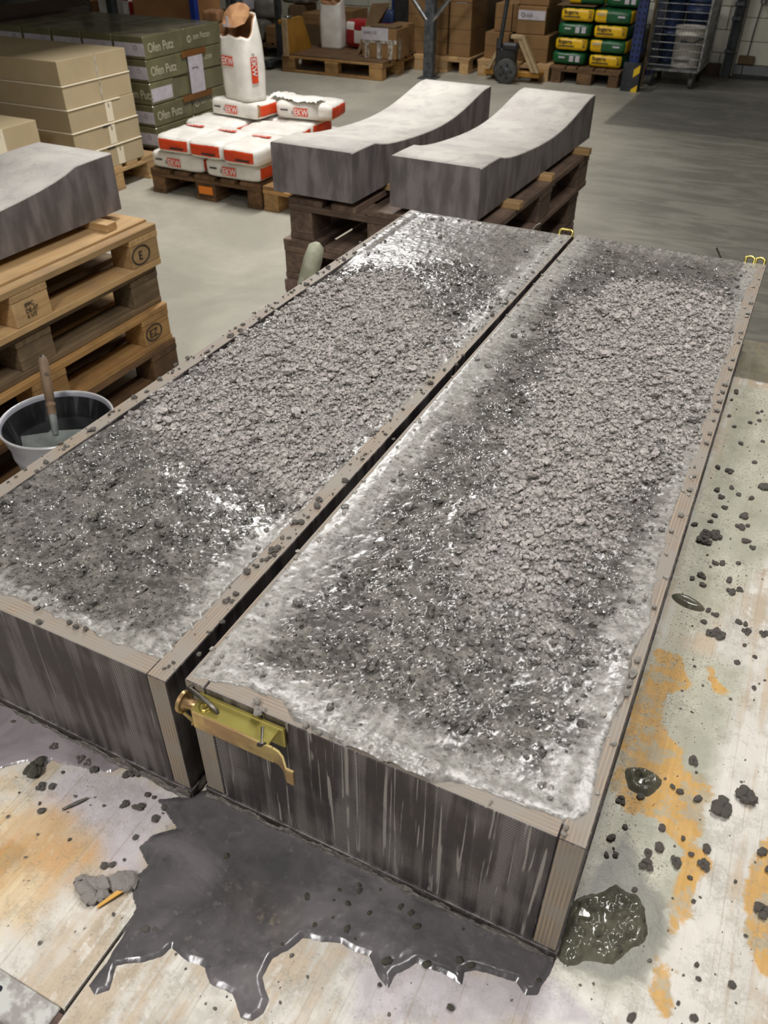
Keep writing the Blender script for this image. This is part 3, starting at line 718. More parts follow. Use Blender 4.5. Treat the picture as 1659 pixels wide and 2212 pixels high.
    if side == 'R':                                # thick pale lumps squeezed over the front and right rims
        for cu, cv, ru, rv, hh in ((.075, .004, .014, .012, .006), (.125, .008, .022, .010, .004), (.185, .010, .040, .013, .0055), (.225, .012, .02, .012, .006), (.348, .175, .010, .035, .006)):
            g = np.exp(-(((X - cu) / ru) ** 2 + ((Y - cv) / rv) ** 2)); z = z + g * hh * (.4 + 1.2 * n2)
    wet = np.clip(.5 + .5 * K + .35 * (M - D) - .35 * D, 0, 1); dry = np.clip(D * (.05 + .7 * (n1 - .3)), 0, 1)
    attrs = {'mask': np.stack([pale, wet, dry], -1).reshape(-1, 3)}
    V = np.stack([X, Y, z], -1).reshape(-1, 3)
    c = cov > -.0045
    Fq = grid_faces(len(us), len(vs), c[:-1, :-1] & c[1:, :-1] & c[1:, 1:] & c[:-1, 1:])
    V, Fq, attrs = compact(V, Fq, attrs)
    o = obj('wet_concrete', np_mesh('wet_concrete', V, Fq, attrs=attrs), m_wet, loc=(ox, oy, ZT), rot=(0, 0, a))
    tag(o, label, 'concrete', 'fresh concrete in the forms')
    # loose grains lying on top
    def scatter(N, dens, rlo, rhi, pw, base, nm, dryness):
        i = rs.randint(0, len(us), N); j = rs.randint(0, len(vs), N)
        ok = (rs.rand(N) < dens[i, j]) & (cov[i, j] > .003); i, j = i[ok], j[ok]; n = len(i)
        Rr = rlo + (rhi - rlo) * rs.rand(n) ** pw
        P = np.stack([us[i], vs[j], z[i, j] + Rr * rs.uniform(-.1, 1.3, n) * (.4 + .6 * D[i, j])], -1)
        mk = np.stack([np.clip(pale[i, j] * rs.rand(n) * 1.2, 0, 1), np.clip(wet[i, j] + rs.uniform(-.3, .3, n), 0, 1), np.clip(D[i, j] * rs.uniform(.45, 1.3, n) * dryness, 0, 1)], -1)
        return merge_grains(nm, P, Rr, rs, mk, base, m_wet, o)
    scatter(30000, D * .80 + Mc * .12 * (1 - D) + .004, .0011, .0034, 1.8, ICO1, 'grains', 1)
    scatter(7500, D * .60 + Mc * .26 * (1 - D) + .008, .0022, .0062, 2.6, ICO2, 'grains', 1)
    return o
fill('moist crumbly concrete filling the left form, wet and dark at its near end', 'L', (-.0127 - FW * math.cos(LA), -.0103 - FW * math.sin(LA), LA), L_DENSE, L_MED, L_DARK, 11)
fill('moist crumbly concrete filling the right form, pale slurry along its edges', 'R', (0, 0, 0), R_DENSE, R_MED, R_DARK, 23)

# ------------------------------------------------------------------ slurry puddles
def puddle(name, label, P, mat, thick, seed, rough=.0, s=.0012, wob=.006, group=None, edge=.005, lump=0.0, bs=.011):
    P = np.array(P); x0, y0 = P.min(0) - .01; x1, y1 = P.max(0) + .01
    us = np.arange(x0, x1, s); vs = np.arange(y0, y1, s); X, Y = np.meshgrid(us, vs, indexing='ij')
    d = sdpoly(X, Y, P) + (fbm(X, Y, .025, seed, 4) - .5) * wob
    n = fbm(X, Y, .05, seed + 5, 4); n2 = fbm(X, Y, bs, seed + 8, 3)
    h = thick * (1 - np.exp(-np.clip(d, 0, 1) / edge)) * (.93 + .14 * n) + thick * .35 * np.exp(-((d - edge) / (edge * .7)) ** 2) * (d > 0) + rough * np.clip(n2 - .42, 0, 1) * sst(d, 0, .01) + np.minimum(d, 0) * .6
    h = h + lump * sst(fbm(X, Y, .009, seed + 20, 2), .60, .75) * sst(d, .002, .008)
    c = d > -.003
    Fq = grid_faces(len(us), len(vs), c[:-1, :-1] & c[1:, :-1] & c[1:, 1:] & c[:-1, 1:])
    V, Fq, _ = compact(np.stack([X, Y, ZT + .0003 + h], -1).reshape(-1, 3), Fq, {})
    return tag(obj(name, np_mesh(name, V, Fq), mat), label, 'puddle', group)
puddle('slurry_puddle', 'large dark grey slurry puddle spread before the right form', [[-0.0405,-0.028],[-0.0139,-0.0102],[0.0004,.006],[0.1308,.006],[0.2299,.006],[0.3195,.006],[0.3606,.006],[0.3611,-0.0057],[0.3596,-0.0208],[0.3559,-0.0346],[0.3472,-0.0389],[0.3369,-0.032],[0.3157,-0.0363],[0.3035,-0.0394],[0.2949,-0.0445],[0.2959,-0.0542],[0.2827,-0.0538],[0.2702,-0.0546],[0.2552,-0.0549],[0.2518,-0.0616],[0.2427,-0.0702],[0.2415,-0.083],[0.232,-0.0796],[0.2174,-0.068],[0.2058,-0.0716],[0.1896,-0.071],[0.1723,-0.0773],[0.1586,-0.0819],[0.1528,-0.0956],[0.1437,-0.1073],[0.1443,-0.1227],[0.1585,-0.1357],[0.1598,-0.1467],[0.1547,-0.156],[0.1447,-0.1579],[0.128,-0.1468],[0.1066,-0.1462],[0.0961,-0.1382],[0.0793,-0.1415],[0.0597,-0.1385],[0.0573,-0.1481],[0.042,-0.1599],[0.0319,-0.1657],[0.026,-0.1707],[0.0344,-0.1889],[0.0265,-0.1968],[0.0163,-0.1938],[0.0187,-0.168],[0.014,-0.1354],[0.0114,-0.1229],[-0.0112,-0.1054],[-0.0025,-0.0861],[-0.0263,-0.0773],[-0.022,-0.0619],[-0.0024,-0.0441],[-0.0235,-0.035]], m_slurry, .0022, 3, .0012)
puddle('slurry_puddle', 'thin pale slurry film along the foot of the left form', [[-0.2821,-0.0037],[-0.2672,-0.0035],[-0.2025,-0.0034],[-0.1423,-0.0054],[-0.099,-0.0109],[-0.1077,-0.0228],[-0.1327,-0.0296],[-0.1521,-0.036],[-0.1735,-0.0403],[-0.1751,-0.0486],[-0.1953,-0.051],[-0.2149,-0.0702],[-0.2476,-0.0769],[-0.3218,-0.0137]], m_slurry_pale, .0011, 8, .0005)
puddle('slurry_puddle', 'lumpy glossy wet heap of slurry at the near corner of the right form', [[0.3595,0.0053],[0.3595,0.034],[0.3595,0.0539],[0.3678,0.0669],[0.3825,0.0766],[0.3927,0.0879],[0.4102,0.0855],[0.4238,0.0804],[0.4296,0.056],[0.4259,0.0411],[0.4139,0.0317],[0.405,0.0188],[0.3832,0.0094],[0.3713,0.0014]], m_slurry_green, .003, 14, .022, .0009, .014, None, .004, .0035, .015)
puddle('slurry_drop', 'flat oval drop of grey slurry on the table right of the right form', [(.3889 + .021 * math.cos(t) - .0 * math.sin(t), .5015 + .011 * math.sin(t) - .004 * math.cos(t)) for t in np.linspace(0, 2 * PI, 20)[:-1]], m_slurry_green, .005, 21, .0, .001, .002)

# ------------------------------------------------------------------ crumbs and clods
def crumb_mesh(seed, lumps, base=ICO2):
    rs = np.random.RandomState(seed); b = MB()
    for k in range(lumps):
        V, Fc = base
        d = np.array([fbm(V[:, 0] * 1.0 + 5 * k + V[:, 2] * .7, V[:, 1] * 1.0 + seed + V[:, 2], .8, seed + k, 4)]).T
        Vk = V * (.45 + .95 * d) * (1 + rs.uniform(-.16, .16, (len(V), 1))) * rs.uniform(.75, 1.15, 3)
        if lumps > 1:
            a = 2 * PI * k / lumps + rs.rand(); rr = rs.uniform(.35, .75); Vk = Vk * rs.uniform(.38, .62) + np.array([rr * math.cos(a), rr * math.sin(a), rs.uniform(-.15, .15)])
        Vk[:, 2] = Vk[:, 2] * .8 + .45
        Vk[:, 2] = np.maximum(Vk[:, 2], -.02)
        b.add([tuple(v) for v in Vk], [tuple(f) for f in Fc], 0, False)
    R0 = max(math.hypot(v[0], v[1]) for v in b.v); b.v = [tuple(c / R0 for c in v) for v in b.v]
    return b.mesh('crumb')
CR = [crumb_mesh(i, 1) for i in range(4)] + [crumb_mesh(10 + i, 5, ICO2) for i in range(3)] + [crumb_mesh(20 + i, 11, ICO2) for i in range(2)]
for me in CR: me.materials.append(m_crumb)
CRP = []
for me in CR[:7]:
    m2 = me.copy(); m2.materials[0] = m_crumb_pale; CRP.append(m2)
CRW = []
for me in CR[:7]:
    m2 = me.copy(); m2.materials[0] = m_clod_wet; m2.polygons.foreach_set('use_smooth', [True] * len(m2.polygons)); CRW.append(m2)
def crumb(x, y, d, z, label, group, lib=CR, cat='crumb', name='concrete_crumb', k=None):
    if k is None: k = rnd.randrange(4) if d < 11 else (rnd.randrange(4, 7) if d < 24 else rnd.randrange(7, 9))
    k = min(k, len(lib) - 1)
    o = bpy.data.objects.new(name, lib[k]); C.objects.link(o); s = d / 2000 * 1.05
    o.location = (x, y, z); o.scale = (s * rnd.uniform(.9, 1.15), s * rnd.uniform(.9, 1.15), s * rnd.uniform(.75, 1.0)); o.rotation_euler = (0, 0, rnd.uniform(0, 6.28))
    return tag(o, label, cat, group)
TC = [(0.3909,0.2089,33),(0.4346,0.2572,12),(0.4887,0.2352,26),(0.4703,0.2116,29),(0.4459,0.2128,10),(0.3764,0.1768,12),(0.3935,0.1899,10),(0.4205,0.2163,7),(0.4284,0.2136,8),(0.4201,0.1645,8),(0.3873,0.1494,7),(0.3778,0.1317,9),(0.3859,0.1167,7),(0.3779,0.1128,6),(0.4133,0.1318,12),(0.4137,0.1192,15),(0.4217,0.1422,10),(0.4388,0.1341,12),(0.4403,0.1625,6),(0.4628,0.1434,13),(0.4627,0.1609,9),(0.4504,0.1491,6),(0.4531,0.1251,6),(0.5182,0.1657,13),(0.5105,0.1813,10),(0.4915,0.1401,4),(0.4599,0.1038,5),(0.4091,0.0907,7),(0.408,0.0801,8),(0.4711,0.0485,6),(0.4744,0.0377,5),(0.5003,0.0452,8),(0.4626,0.0108,4),(0.4758,0.005,8),(0.4304,-0.0174,9),(0.506,0.0927,4),(0.5165,0.1214,17),(0.4238,0.4923,11),(0.4146,0.497,8),(0.4308,0.568,10),(0.4366,0.546,15),(0.4453,0.5552,11),(0.3962,0.5609,16),(0.3858,0.5507,9),(0.4007,0.543,10),(0.4305,0.6938,17),(0.4403,0.6638,14),(0.4509,0.6522,12),(0.3997,0.6666,12),(0.388,0.655,22),(0.4006,0.6555,20),(0.3875,0.6375,20),(0.3896,0.6877,11),(0.3923,0.705,10),(0.4311,0.7218,19),(0.4392,0.7017,8),(0.4031,0.7315,11),(0.395,0.757,13),(0.3861,0.7724,14),(0.3966,0.8328,15),(0.4176,0.7748,10),(0.4057,0.7889,9),(0.4357,0.7734,10),(0.4505,0.8112,24),(0.3787,0.8353,10),(0.4295,0.4637,13),(0.4234,0.4563,14),(0.4342,0.4574,16),(0.4125,0.4731,9),(0.4601,0.4922,8),(0.4625,0.4801,13),(0.4517,0.4925,9),(0.4826,0.4857,14),(0.3697,0.6694,9),(0.3567,0.6689,7),(0.4587,0.4218,8),(0.4141,0.3933,4),(0.4766,0.4404,6),(0.481,0.3898,7),(0.4092,0.5955,9),(0.4177,0.5998,10),(0.4375,0.6097,8),(0.4633,0.4547,6),(0.3729,1.1102,8),(0.403,0.9257,9),(0.3737,1.0101,8),(0.409,1.0021,8),(0.4226,1.0174,8),(0.4228,1.0523,8),(0.374,1.1012,10),(0.4168,1.044,8),(0.3698,1.0709,7),(0.3863,0.9772,8),(0.4353,0.9497,8),(0.4298,0.8783,9)]
TL = [(-0.1783,-0.0583,30),(-0.1586,-0.0698,12),(-0.1485,-0.0648,9),(-0.1377,-0.0898,8),(-0.1462,-0.0843,4),(-0.1513,-0.0468,4),(-0.1452,-0.0263,13),(-0.1355,-0.0265,11),(-0.1236,-0.0307,10),(-0.0902,-0.0203,9),(-0.0861,-0.0158,11),(-0.0789,-0.0135,8),(-0.0684,-0.0475,12),(-0.0536,-0.0442,14),(-0.0555,-0.029,7),(-0.0476,-0.028,5),(-0.0308,-0.033,7),(-0.031,-0.0472,10),(-0.0359,-0.0704,7),(-0.0868,-0.0578,4),(-0.0915,-0.1005,4),(-0.0306,-0.0934,4),(-0.0434,-0.1063,8),(-0.037,-0.1021,8),(-0.0557,-0.1297,6),(-0.2447,-0.0224,7),(-0.181,-0.0272,11),(-0.252,-0.012,4),(-0.0049,-0.1379,4),(0.0259,-0.1016,4),(0.0302,-0.1363,10),(0.0376,-0.1327,8),(-0.0035,-0.0712,4),(-0.017,-0.0716,5),(-0.0087,-0.0764,4),(-0.004,-0.1043,4)]
TP = [(0.0551,-0.0486,7),(0.0044,-0.0777,4),(0.1429,-0.0487,7),(0.1618,-0.0671,6),(0.1735,-0.0545,4),(0.1894,-0.0579,7),(0.181,-0.0179,5),(0.1836,-0.0229,6),(0.1663,-0.03,5),(0.1668,-0.0407,4),(0.1795,-0.0377,6),(0.2006,-0.0366,6),(0.2002,-0.0133,4),(0.2236,-0.0192,6),(0.2341,-0.0201,7),(0.2436,-0.029,8),(0.2811,-0.0128,4),(0.2328,-0.0668,9),(0.2644,-0.0541,9),(0.2879,-0.0384,8),(0.2983,-0.0379,7),(0.3533,-0.0239,5),(0.2,-0.0624,4),(0.1448,-0.0939,4),(0.2952,-0.0762,8),(0.2352,-0.0861,4),(0.0997,-0.1365,3),(0.1634,-0.0617,3)]
RL = [(-0.3402,0.1539,10),(-0.3559,0.1993,8),(-0.3705,0.2377,8),(-0.357,0.2808,9),(-0.3639,0.37,9),(-0.3662,0.4272,8),(-0.3717,0.4712,8),(-0.37,0.4965,10),(-0.3559,0.5287,7),(-0.3566,0.5902,13),(-0.3531,0.6104,12),(-0.3507,0.6596,7),(-0.3305,0.7414,9),(-0.3302,0.8191,8),(-0.332,0.8898,7),(-0.181,0.0082,6),(-0.1652,-0.0047,7),(-0.1397,0.0079,6),(-0.1296,0.0062,7),(-0.1197,0.0078,6),(-0.1645,0.0343,5),(-0.1925,0.0168,6),(-0.0231,0.1826,13),(-0.0208,0.188,9),(-0.0365,0.1677,7),(-0.0186,0.0996,6),(-0.0201,0.1097,7),(-0.0243,0.1535,6),(-0.0102,0.0722,6),(-0.0053,0.0291,6),(-0.0232,0.0019,4),(-0.0212,0.0059,4),(-0.0202,0.0112,4),(-0.0238,0.2818,11),(-0.021,0.236,9),(-0.015,0.3266,9),(-0.0028,0.4337,6),(-0.0183,0.587,10),(-0.0168,0.6339,7),(-0.0071,0.6547,8),(-0.0089,0.6866,7),(0.0057,0.901,6),(0.0156,0.9715,6)]
RR = [(0.3579,1.0377,8),(0.3676,1.084,8),(0.353,0.9574,9),(0.3645,0.9178,7),(0.3587,0.8551,7),(0.3582,0.8224,8),(0.3599,0.7695,9),(0.3568,0.746,8),(0.3547,0.7166,9),(0.3554,0.6896,9),(0.3561,0.6635,7),(0.3574,0.6262,7),(0.3565,0.6015,8),(0.3493,0.5407,4),(0.3523,0.4895,8),(0.3525,0.5207,6),(0.3512,0.4353,8),(0.3473,0.4015,6),(0.3617,0.2742,6),(0.3554,0.1805,12),(0.3522,0.1672,11),(0.3527,0.156,10),(0.3556,0.1987,8),(0.0151,0.0361,5),(0.0162,0.0274,6),(0.0172,0.0189,4),(0.0793,-0.0015,13),(0.0722,0.0059,8),(0.1216,0.0035,7),(0.1354,0.0026,5),(0.1468,0.0057,7),(0.1803,0.0071,10),(0.1942,0.0042,11),(0.2051,0.0072,11),(0.2211,0.0079,10),(0.2326,0.0089,6),(0.2844,0.005,3),(0.3421,0.0038,5),(0.3418,0.0098,5),(0.1673,0.0158,5)]
big = {(0.3909, 0.2089): 'broad glossy wet clod of concrete on the yellow stained table right of the right form',
       (0.4887, 0.2352): 'dark forked concrete clod on the pale table near the right picture edge',
       (0.4703, 0.2116): 'ragged dark concrete clod with a tail, right of the yellow stain'}
def zone(y, d):
    w = 'chunky' if d >= 13 else ('small' if d >= 8 else 'tiny')
    if y < .1: return w + ' dark concrete crumb on the pale table near the bottom right of the picture', w + ' crumbs at the near right'
    if y < .3: return w + ' dark concrete crumb on or beside the yellow stain right of the right form', w + ' crumbs by the yellow stain'
    if y < .6: return w + ' dark concrete crumb on the table around the flat oval slurry drop', w + ' crumbs around the slurry drop'
    return w + ' dark concrete crumb on the table beside the far half of the right form', w + ' crumbs at the far right'
for x, y, d in TC:
    if (x, y) == (0.3909, 0.2089): puddle('wet_clod', big[(x, y)], [(x + (.0175 + .003 * math.sin(3 * t)) * math.cos(t), y + (.019 + .003 * math.cos(2 * t)) * math.sin(t)) for t in np.linspace(0, 6.28, 24)[:-1]], m_slurry_green, .0045, 33, .020, .0009, .006, None, .004, .004, .009)['category'] = 'clod'
    elif (x, y) in big: crumb(x, y, d, ZT, big[(x, y)], None, CRW if x < .4 else CR, 'clod', 'concrete_clod', 8 if x > .4 else 6)
    else: crumb(x, y, d, ZT, *zone(y, d))
for x, y, d in ((.402,.06,9),(.415,.047,11),(.39,.035,8),(.408,.03,9),(.382,.055,8),(.395,.075,10),(.42,.065,8),(.375,.03,8)): crumb(x, y, d, ZT + .003, 'dark wet concrete crumb stuck in the glossy heap at the near corner', 'crumbs in the glossy heap', CRW)
for x, y, d in TL:
    if d >= 25: crumb(x, y, d, ZT, 'large wet dark concrete clod on the table before the left form', None, CRW, 'clod', 'concrete_clod', 6)
    else: crumb(x, y, d, ZT - .001, 'small dark concrete crumb scattered on the table before the left form', 'crumbs on the table before the left form')
for x, y, d in TP: crumb(x, y, d, ZT + .0012 if y > -.155 else ZT, 'small wet concrete crumb stuck in the large dark puddle', 'crumbs in the large puddle', CRW)
for x, y, d in RL: crumb(x, y, d, ZT + FH, 'small concrete crumb lying on the wooden rim of the left form', 'crumbs on the rim of the left form', CR)
for q in range(50):
    y = rnd.uniform(.06, 1.15); lft = q < 30
    x = (-.3727 + .0053 * 0 + rnd.uniform(.004, .018) if lft else -.0127 - rnd.uniform(.003, .018)) + .0049 * y
    crumb(x, y, rnd.choice((4, 5, 5, 6, 7, 9)), ZT + FH, 'small concrete crumb lying on the wooden rim of the left form', 'crumbs on the rim of the left form', CR)
for x, y, d in RR: crumb(min(x, .354), y, d, ZT + FH + .001, 'small pale concrete crumb stuck on the rim of the right form', 'crumbs on the rim of the right form', CRP)
# fine debris nobody could count
rs = np.random.RandomState(77); n = 900
px = rs.uniform(.37, .62, n); py = rs.uniform(-.2, 1.1, n); k2 = rs.rand(n) < np.clip(1.25 - (px - .37) * 5, .12, 1) * .8
px2 = rs.uniform(-.25, .36, 260); py2 = rs.uniform(-.20, -.02, 260)
PX = np.concatenate([px[k2], px2[:150]]); PY = np.concatenate([py[k2], py2[:150]])
Rr = .0005 + .0016 * rs.rand(len(PX)) ** 3
o = merge_grains('concrete_specks', np.stack([PX, PY, ZT + Rr * .4], -1), Rr, rs, np.zeros((len(PX), 3)), ICO1, m_crumb, None)
tag(o, 'tiny dark specks of concrete strewn over the table sheets', 'debris')
px = np.concatenate([rs.uniform(.001, .020, 150), rs.uniform(.341, .358, 90)]); py = rs.uniform(.02, 1.27, 240); Rr = .0008 + .0028 * rs.rand(240) ** 2.5
pl = np.stack([np.concatenate([rs.uniform(.002, .02, 130), rs.uniform(.341, .359, 120)]), rs.uniform(.01, 1.25, 250)], -1); Rl = .0007 + .0026 * rs.rand(250) ** 2.5
o = merge_grains('rim_specks', np.stack([px, py, ZT + FH + Rr * .4], -1), Rr, rs, np.zeros((240, 3)), ICO1, m_crumb_pale, None); tag(o, 'tiny pale specks of concrete strewn along the rims of the right form', 'debris')
o = merge_grains('rim_specks', np.stack([pl[:, 0] - .3727, pl[:, 1] - .0085 - LA * -1 * (pl[:, 0] - .36) * 0, ZT + FH + Rl * .4], -1), Rl, rs, np.zeros((250, 3)), ICO1, m_crumb, None); tag(o, 'tiny dark specks of concrete strewn along the rims of the left form', 'debris')
# dried clods, sliver and stick at the left
crumb(-.032, -.130, 36, ZT - .001, 'dry pale grey concrete clod beside the yellow wood sliver', None, [m for m in [CR[8].copy()]], 'clod', 'concrete_clod', 0).data.materials[0] = m_crumb_dry
d2 = CR[7].copy(); d2.materials[0] = m_crumb_dry
crumb(-.016, -.112, 30, ZT - .001, 'dry pale grey concrete clod at the left edge of the large puddle', None, [d2], 'clod', 'concrete_clod', 0)
d3 = CR[5].copy(); d3.materials[0] = m_crumb_dry
crumb(-.052, -.127, 13, ZT - .001, 'little dry grey clod left of the larger dry clods', None, [d3], 'clod', 'concrete_clod', 0)
tag(obj('wood_sliver', MB().add([(-.0205, -.141, ZT + .001), (-.0065, -.1155, ZT + .004), (-.0105, -.1135, ZT + .005), (-.0215, -.1385, ZT + .002), (-.0205, -.141, ZT + .0025), (-.0065, -.1155, ZT + .0055), (-.0105, -.1135, ZT + .0065), (-.0215, -.1385, ZT + .0035)], [(0, 1, 2, 3), (4, 7, 6, 5), (0, 4, 5, 1), (1, 5, 6, 2), (2, 6, 7, 3), (3, 7, 4, 0)]).mesh('wood_sliver'), plain('yellow_wood', srgb(206, 158, 74), rough=.7)), 'yellow wood sliver by the dry clods on the table', 'wood')
tag(MB().tube([(-.1199, -.0798, ZT + .0012), (-.112, -.0685, ZT + .002), (-.1063, -.0587, ZT + .0014)], [.0012, .0018, .001], 7).build('dark_twig', m_crumb), 'thin dark stick on the table before the left form', 'stick')
tag(MB().tube([(-.047, -.125, ZT + .0012), (-.040, -.136, ZT + .002), (-.030, -.143, ZT + .0014)], [.0012, .0015, .001], 7).build('dark_twig', m_crumb), 'thin dark stick under the dry clods on the table', 'stick')

# ------------------------------------------------------------------ pallets
def pallet_boards(style, h=.144, lx=.8, ly=1.2):
    """named boards of a wooden pallet: 800 across (x), 1200 long (y), origin at the middle of its foot"""
    k = h / .144; W_ = PAL[style]; out = []
    def brd(nm, x0, x1, y0, y1, z0, z1, ax):
        cx, cy = (x0 + x1) / 2, (y0 + y1) / 2
        me = MB().box(x0 - cx, x1 - cx, y0 - cy, y1 - cy, (z0) * k, (z1) * k, 0, .0025).mesh(nm); me.materials.append(W_[ax])
        out.append((nm, me, (cx, cy, 0)))
    hx, hy = lx / 2, ly / 2
    for x, w in ((-hx + .05, .05), (0, .0725), (hx - .05, .05)): brd('bottom_board', x - w, x + w, -hy, hy, 0, .022, 'Y')
    for x, w in ((-hx + .05, .05), (0, .0725), (hx - .05, .05)):
        for y, l in ((-hy + .0725, .0725), (0, .0725), (hy - .0725, .0725)): brd('block', x - w + .002, x + w - .002, y - l + .002, y + l - .002, .022, .1, 'Y')
    for y in (-hy + .0725, 0, hy - .0725): brd('stringer_board', -hx, hx, y - .0725, y + .0725, .1, .122, 'X')
    f = lx / .8
    for x, w in ((-.3275, .0725), (-.167, .05), (0, .0725), (.167, .05), (.3275, .0725)): brd('deck_board', x * f - w, x * f + w, -hy, hy, .122, .144, 'Y')
    return out
PB = {}
def pallet(label, style, x, y, z=0, rz=0, h=.144, group=None, lx=.8, ly=1.2):
    key = (style, h, lx, ly)
    if key not in PB: PB[key] = pallet_boards(style, h, lx, ly)
    t = thing('pallet', label, 'pallet', (x, y, z), rz, group)
    for nm, me, l in PB[key]: obj(nm, me, None, t, l, (0, 0, rnd.uniform(-.004, .004)))
    return t

def cast_block(label, x, y, z, rz, w=.329, L=1.29, hs=.167, flip=False):
    """concrete bench cast: flat short end, hollowed top, rising far end; origin at one foot corner"""
    ts = [0, .06, .128, .135, .17, .21, .26, .32, .38, .45, .52, .58, .64, .70, .76, .81, .85, .88, .91, .935, .955, .975, 1]
    hh = [1, 1, .99, .985, .915, .86, .81, .765, .73, .695, .675, .672, .69, .725, .785, .85, .905, .95, .99, 1.02, 1.035, 1.04, 1.04]
    b = MB(); n = len(ts); e = .004
    yy = [L * (1 - t if flip else t) for t in ts]
    prof = [(0, 0), (w, 0)]
    V = []; 
    for q, h in zip(yy, hh): V += [(0, q, 0), (w, q, 0), (w, q, h * hs - e), (w - e, q, h * hs), (e, q, h * hs), (0, q, h * hs - e)]
    Fq = []; sm = []
    for i in range(n - 1):
        for a in range(6): Fq.append((i * 6 + a, i * 6 + (a + 1) % 6, (i + 1) * 6 + (a + 1) % 6, (i + 1) * 6 + a))
    b.add(V, Fq, 0, False); b.add(V[:6], [(5, 4, 3, 2, 1, 0)]); b.add(V[-6:], [(0, 1, 2, 3, 4, 5)])
    me = b.mesh('concrete_block'); bm = bmesh.new(); bm.from_mesh(me); bmesh.ops.remove_doubles(bm, verts=bm.verts, dist=1e-5)
    bmesh.ops.recalc_face_normals(bm, faces=bm.faces)
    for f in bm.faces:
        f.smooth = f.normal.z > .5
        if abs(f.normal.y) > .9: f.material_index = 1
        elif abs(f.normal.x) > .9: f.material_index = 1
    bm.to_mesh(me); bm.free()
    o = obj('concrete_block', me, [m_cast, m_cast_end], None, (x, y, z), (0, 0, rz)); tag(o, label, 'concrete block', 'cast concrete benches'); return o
m_lath = PAL['new']['X']
def lath(label, x0, x1, y, z, wdt=.045, h=.024, rz=0):
    me = MB().box(-(x1 - x0) / 2, (x1 - x0) / 2, -wdt / 2, wdt / 2, 0, h, 0, .0015).mesh('lath')
    return tag(obj('lath', me, m_lath, None, ((x0 + x1) / 2, y, z), (0, 0, rz)), label, 'wood', 'spacer laths')

# stack of dark pallets under the two casts
HP = .152
for k, (dx, dy, st, nm) in enumerate(((.0, .03, 'pink', 'lowest pallet, reddish, of the stack under the two concrete blocks'), (-.015, -.02, 'pink', 'second pallet from below in the stack under the two concrete blocks'),
                                      (-.02, .0, 'dark', 'dark pallet third from below in the stack under the two concrete blocks'), (.0, .02, 'dark', 'dark topmost pallet right under the two concrete blocks'))):
    pallet(nm, st, -.885 + dx, 2.82 + dy, HP * k, -.02, HP, 'pallets under the two casts')
ZP = HP * 4
for y, nm in ((2.50, 'nearest'), (2.89, 'middle'), (3.335, 'farthest')):
    lath('%s pale lath sticking out under the right concrete block' % nm, -1.27, -.482 + (.03 if nm == 'farthest' else 0), y, ZP)
cast_block('concrete block with hollowed top, right one on the dark pallet stack', -.549 - .329, 2.245, ZP + .024, -.032)
cast_block('concrete block with hollowed top, left one on the dark pallet stack', -1.005 - .329, 2.215, ZP + .024, -.022)
# stack of pine pallets at the left
for k, (dx, dy, st, nm) in enumerate(((.005, .01, 'brown', 'brown worn lowest pallet of the stack behind the zinc bucket'), (0, .0, 'pine', 'light pine pallet second from below behind the zinc bucket'),
                                      (-.02, .0, 'old', 'greyish weathered pallet second from top of the left stack'), (0, .01, 'new', 'fresh pine topmost pallet of the left stack'))):
    pallet(nm, st, -2.005 + dx, 1.255 + dy, .144 * k, 0, .144, 'pallets in the left stack')
tag(MB().box(-2.41, -1.645, .66, 1.865, .576, .584, 0, .001).build('plywood_sheet', PAL['new']['Y']), 'thin pale plywood sheet lying on the left pallet stack', 'sheet')
lath('pale lath under the far end of the left concrete block', -2.2, -1.665, 1.715, .584, .05, .026)
lath('pale lath under the middle of the left concrete block', -2.2, -1.72, 1.0, .584, .05, .026)
cast_block('concrete block with sloping top on the left pallet stack', -1.735 - .329, .56, .61, .0, hs=.185, flip=True)
for k, y, tx, rr in ((3, 1.77, 'E', .036), (1, 1.765, 'EZ', .034)):
    pl = [o for o in C.objects if o.get('group') == 'pallets in the left stack'][k]
    r = MB().lathe([(rr, 0), (rr + .005, 0), (rr + .005, .0008), (rr, .0008), (rr, 0)], 24).build('ring_mark', m_black_ink, pl)
    r.location = (.4002, y - pl.location.y - .005, .064); r.rotation_euler = (0, PI / 2, 0); r.scale = (.8, 1.15, 1)
    lettering(tx, .042, m_black_ink, pl, (.4008, y - pl.location.y - .005 - .013 * len(tx), .049), FACE_R)
pl = [o for o in C.objects if o.get('group') == 'pallets in the left stack'][3]
for i, tx in enumerate(('IPPC', 'DE-07', '4 HT')): lettering(tx, .019, m_black_ink, pl, (.4008, -.03, .075 - .018 * i), FACE_R)

# ------------------------------------------------------------------ bucket, trowel, handle
t = thing('zinc_bucket', 'zinc bucket on the floor between the table and the left pallets', 'bucket', (-1.35, 1.03, 0))
MB().lathe([(0, .004), (.112, .004), (.115, .0), (.118, .004), (.136, .205), (.1405, .212), (.1405, .224), (.1385, .232), (.156, .292), (.1575, .299), (.155, .303), (.152, .299), (.150, .290), (.133, .228)], 56).lathe([(.150, .290), (.133, .228), (.130, .205), (.113, .012), (0, .012)], 56, 1).build('body', [m_bucket, plain('shaded_bucket_inside', srgb(84, 85, 86), srgb(60, 61, 62), .45, 14, metal=.4)], t)  # inside darkened, the shade of the hollow is put into its colour
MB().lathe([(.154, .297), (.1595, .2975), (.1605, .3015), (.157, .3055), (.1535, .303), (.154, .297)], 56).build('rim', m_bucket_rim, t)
t = thing('bucket_trowel', 'cement smeared square trowel with a wooden handle standing in the zinc bucket', 'trowel', (-1.38, 1.045, .14))
base = Vector((-1.38, 1.045, .14))
A0 = Vector((-1.428, 1.105, .445)); A1 = Vector((-1.392, 1.058, .315)); A2 = Vector((-1.371, 1.033, .262)); 
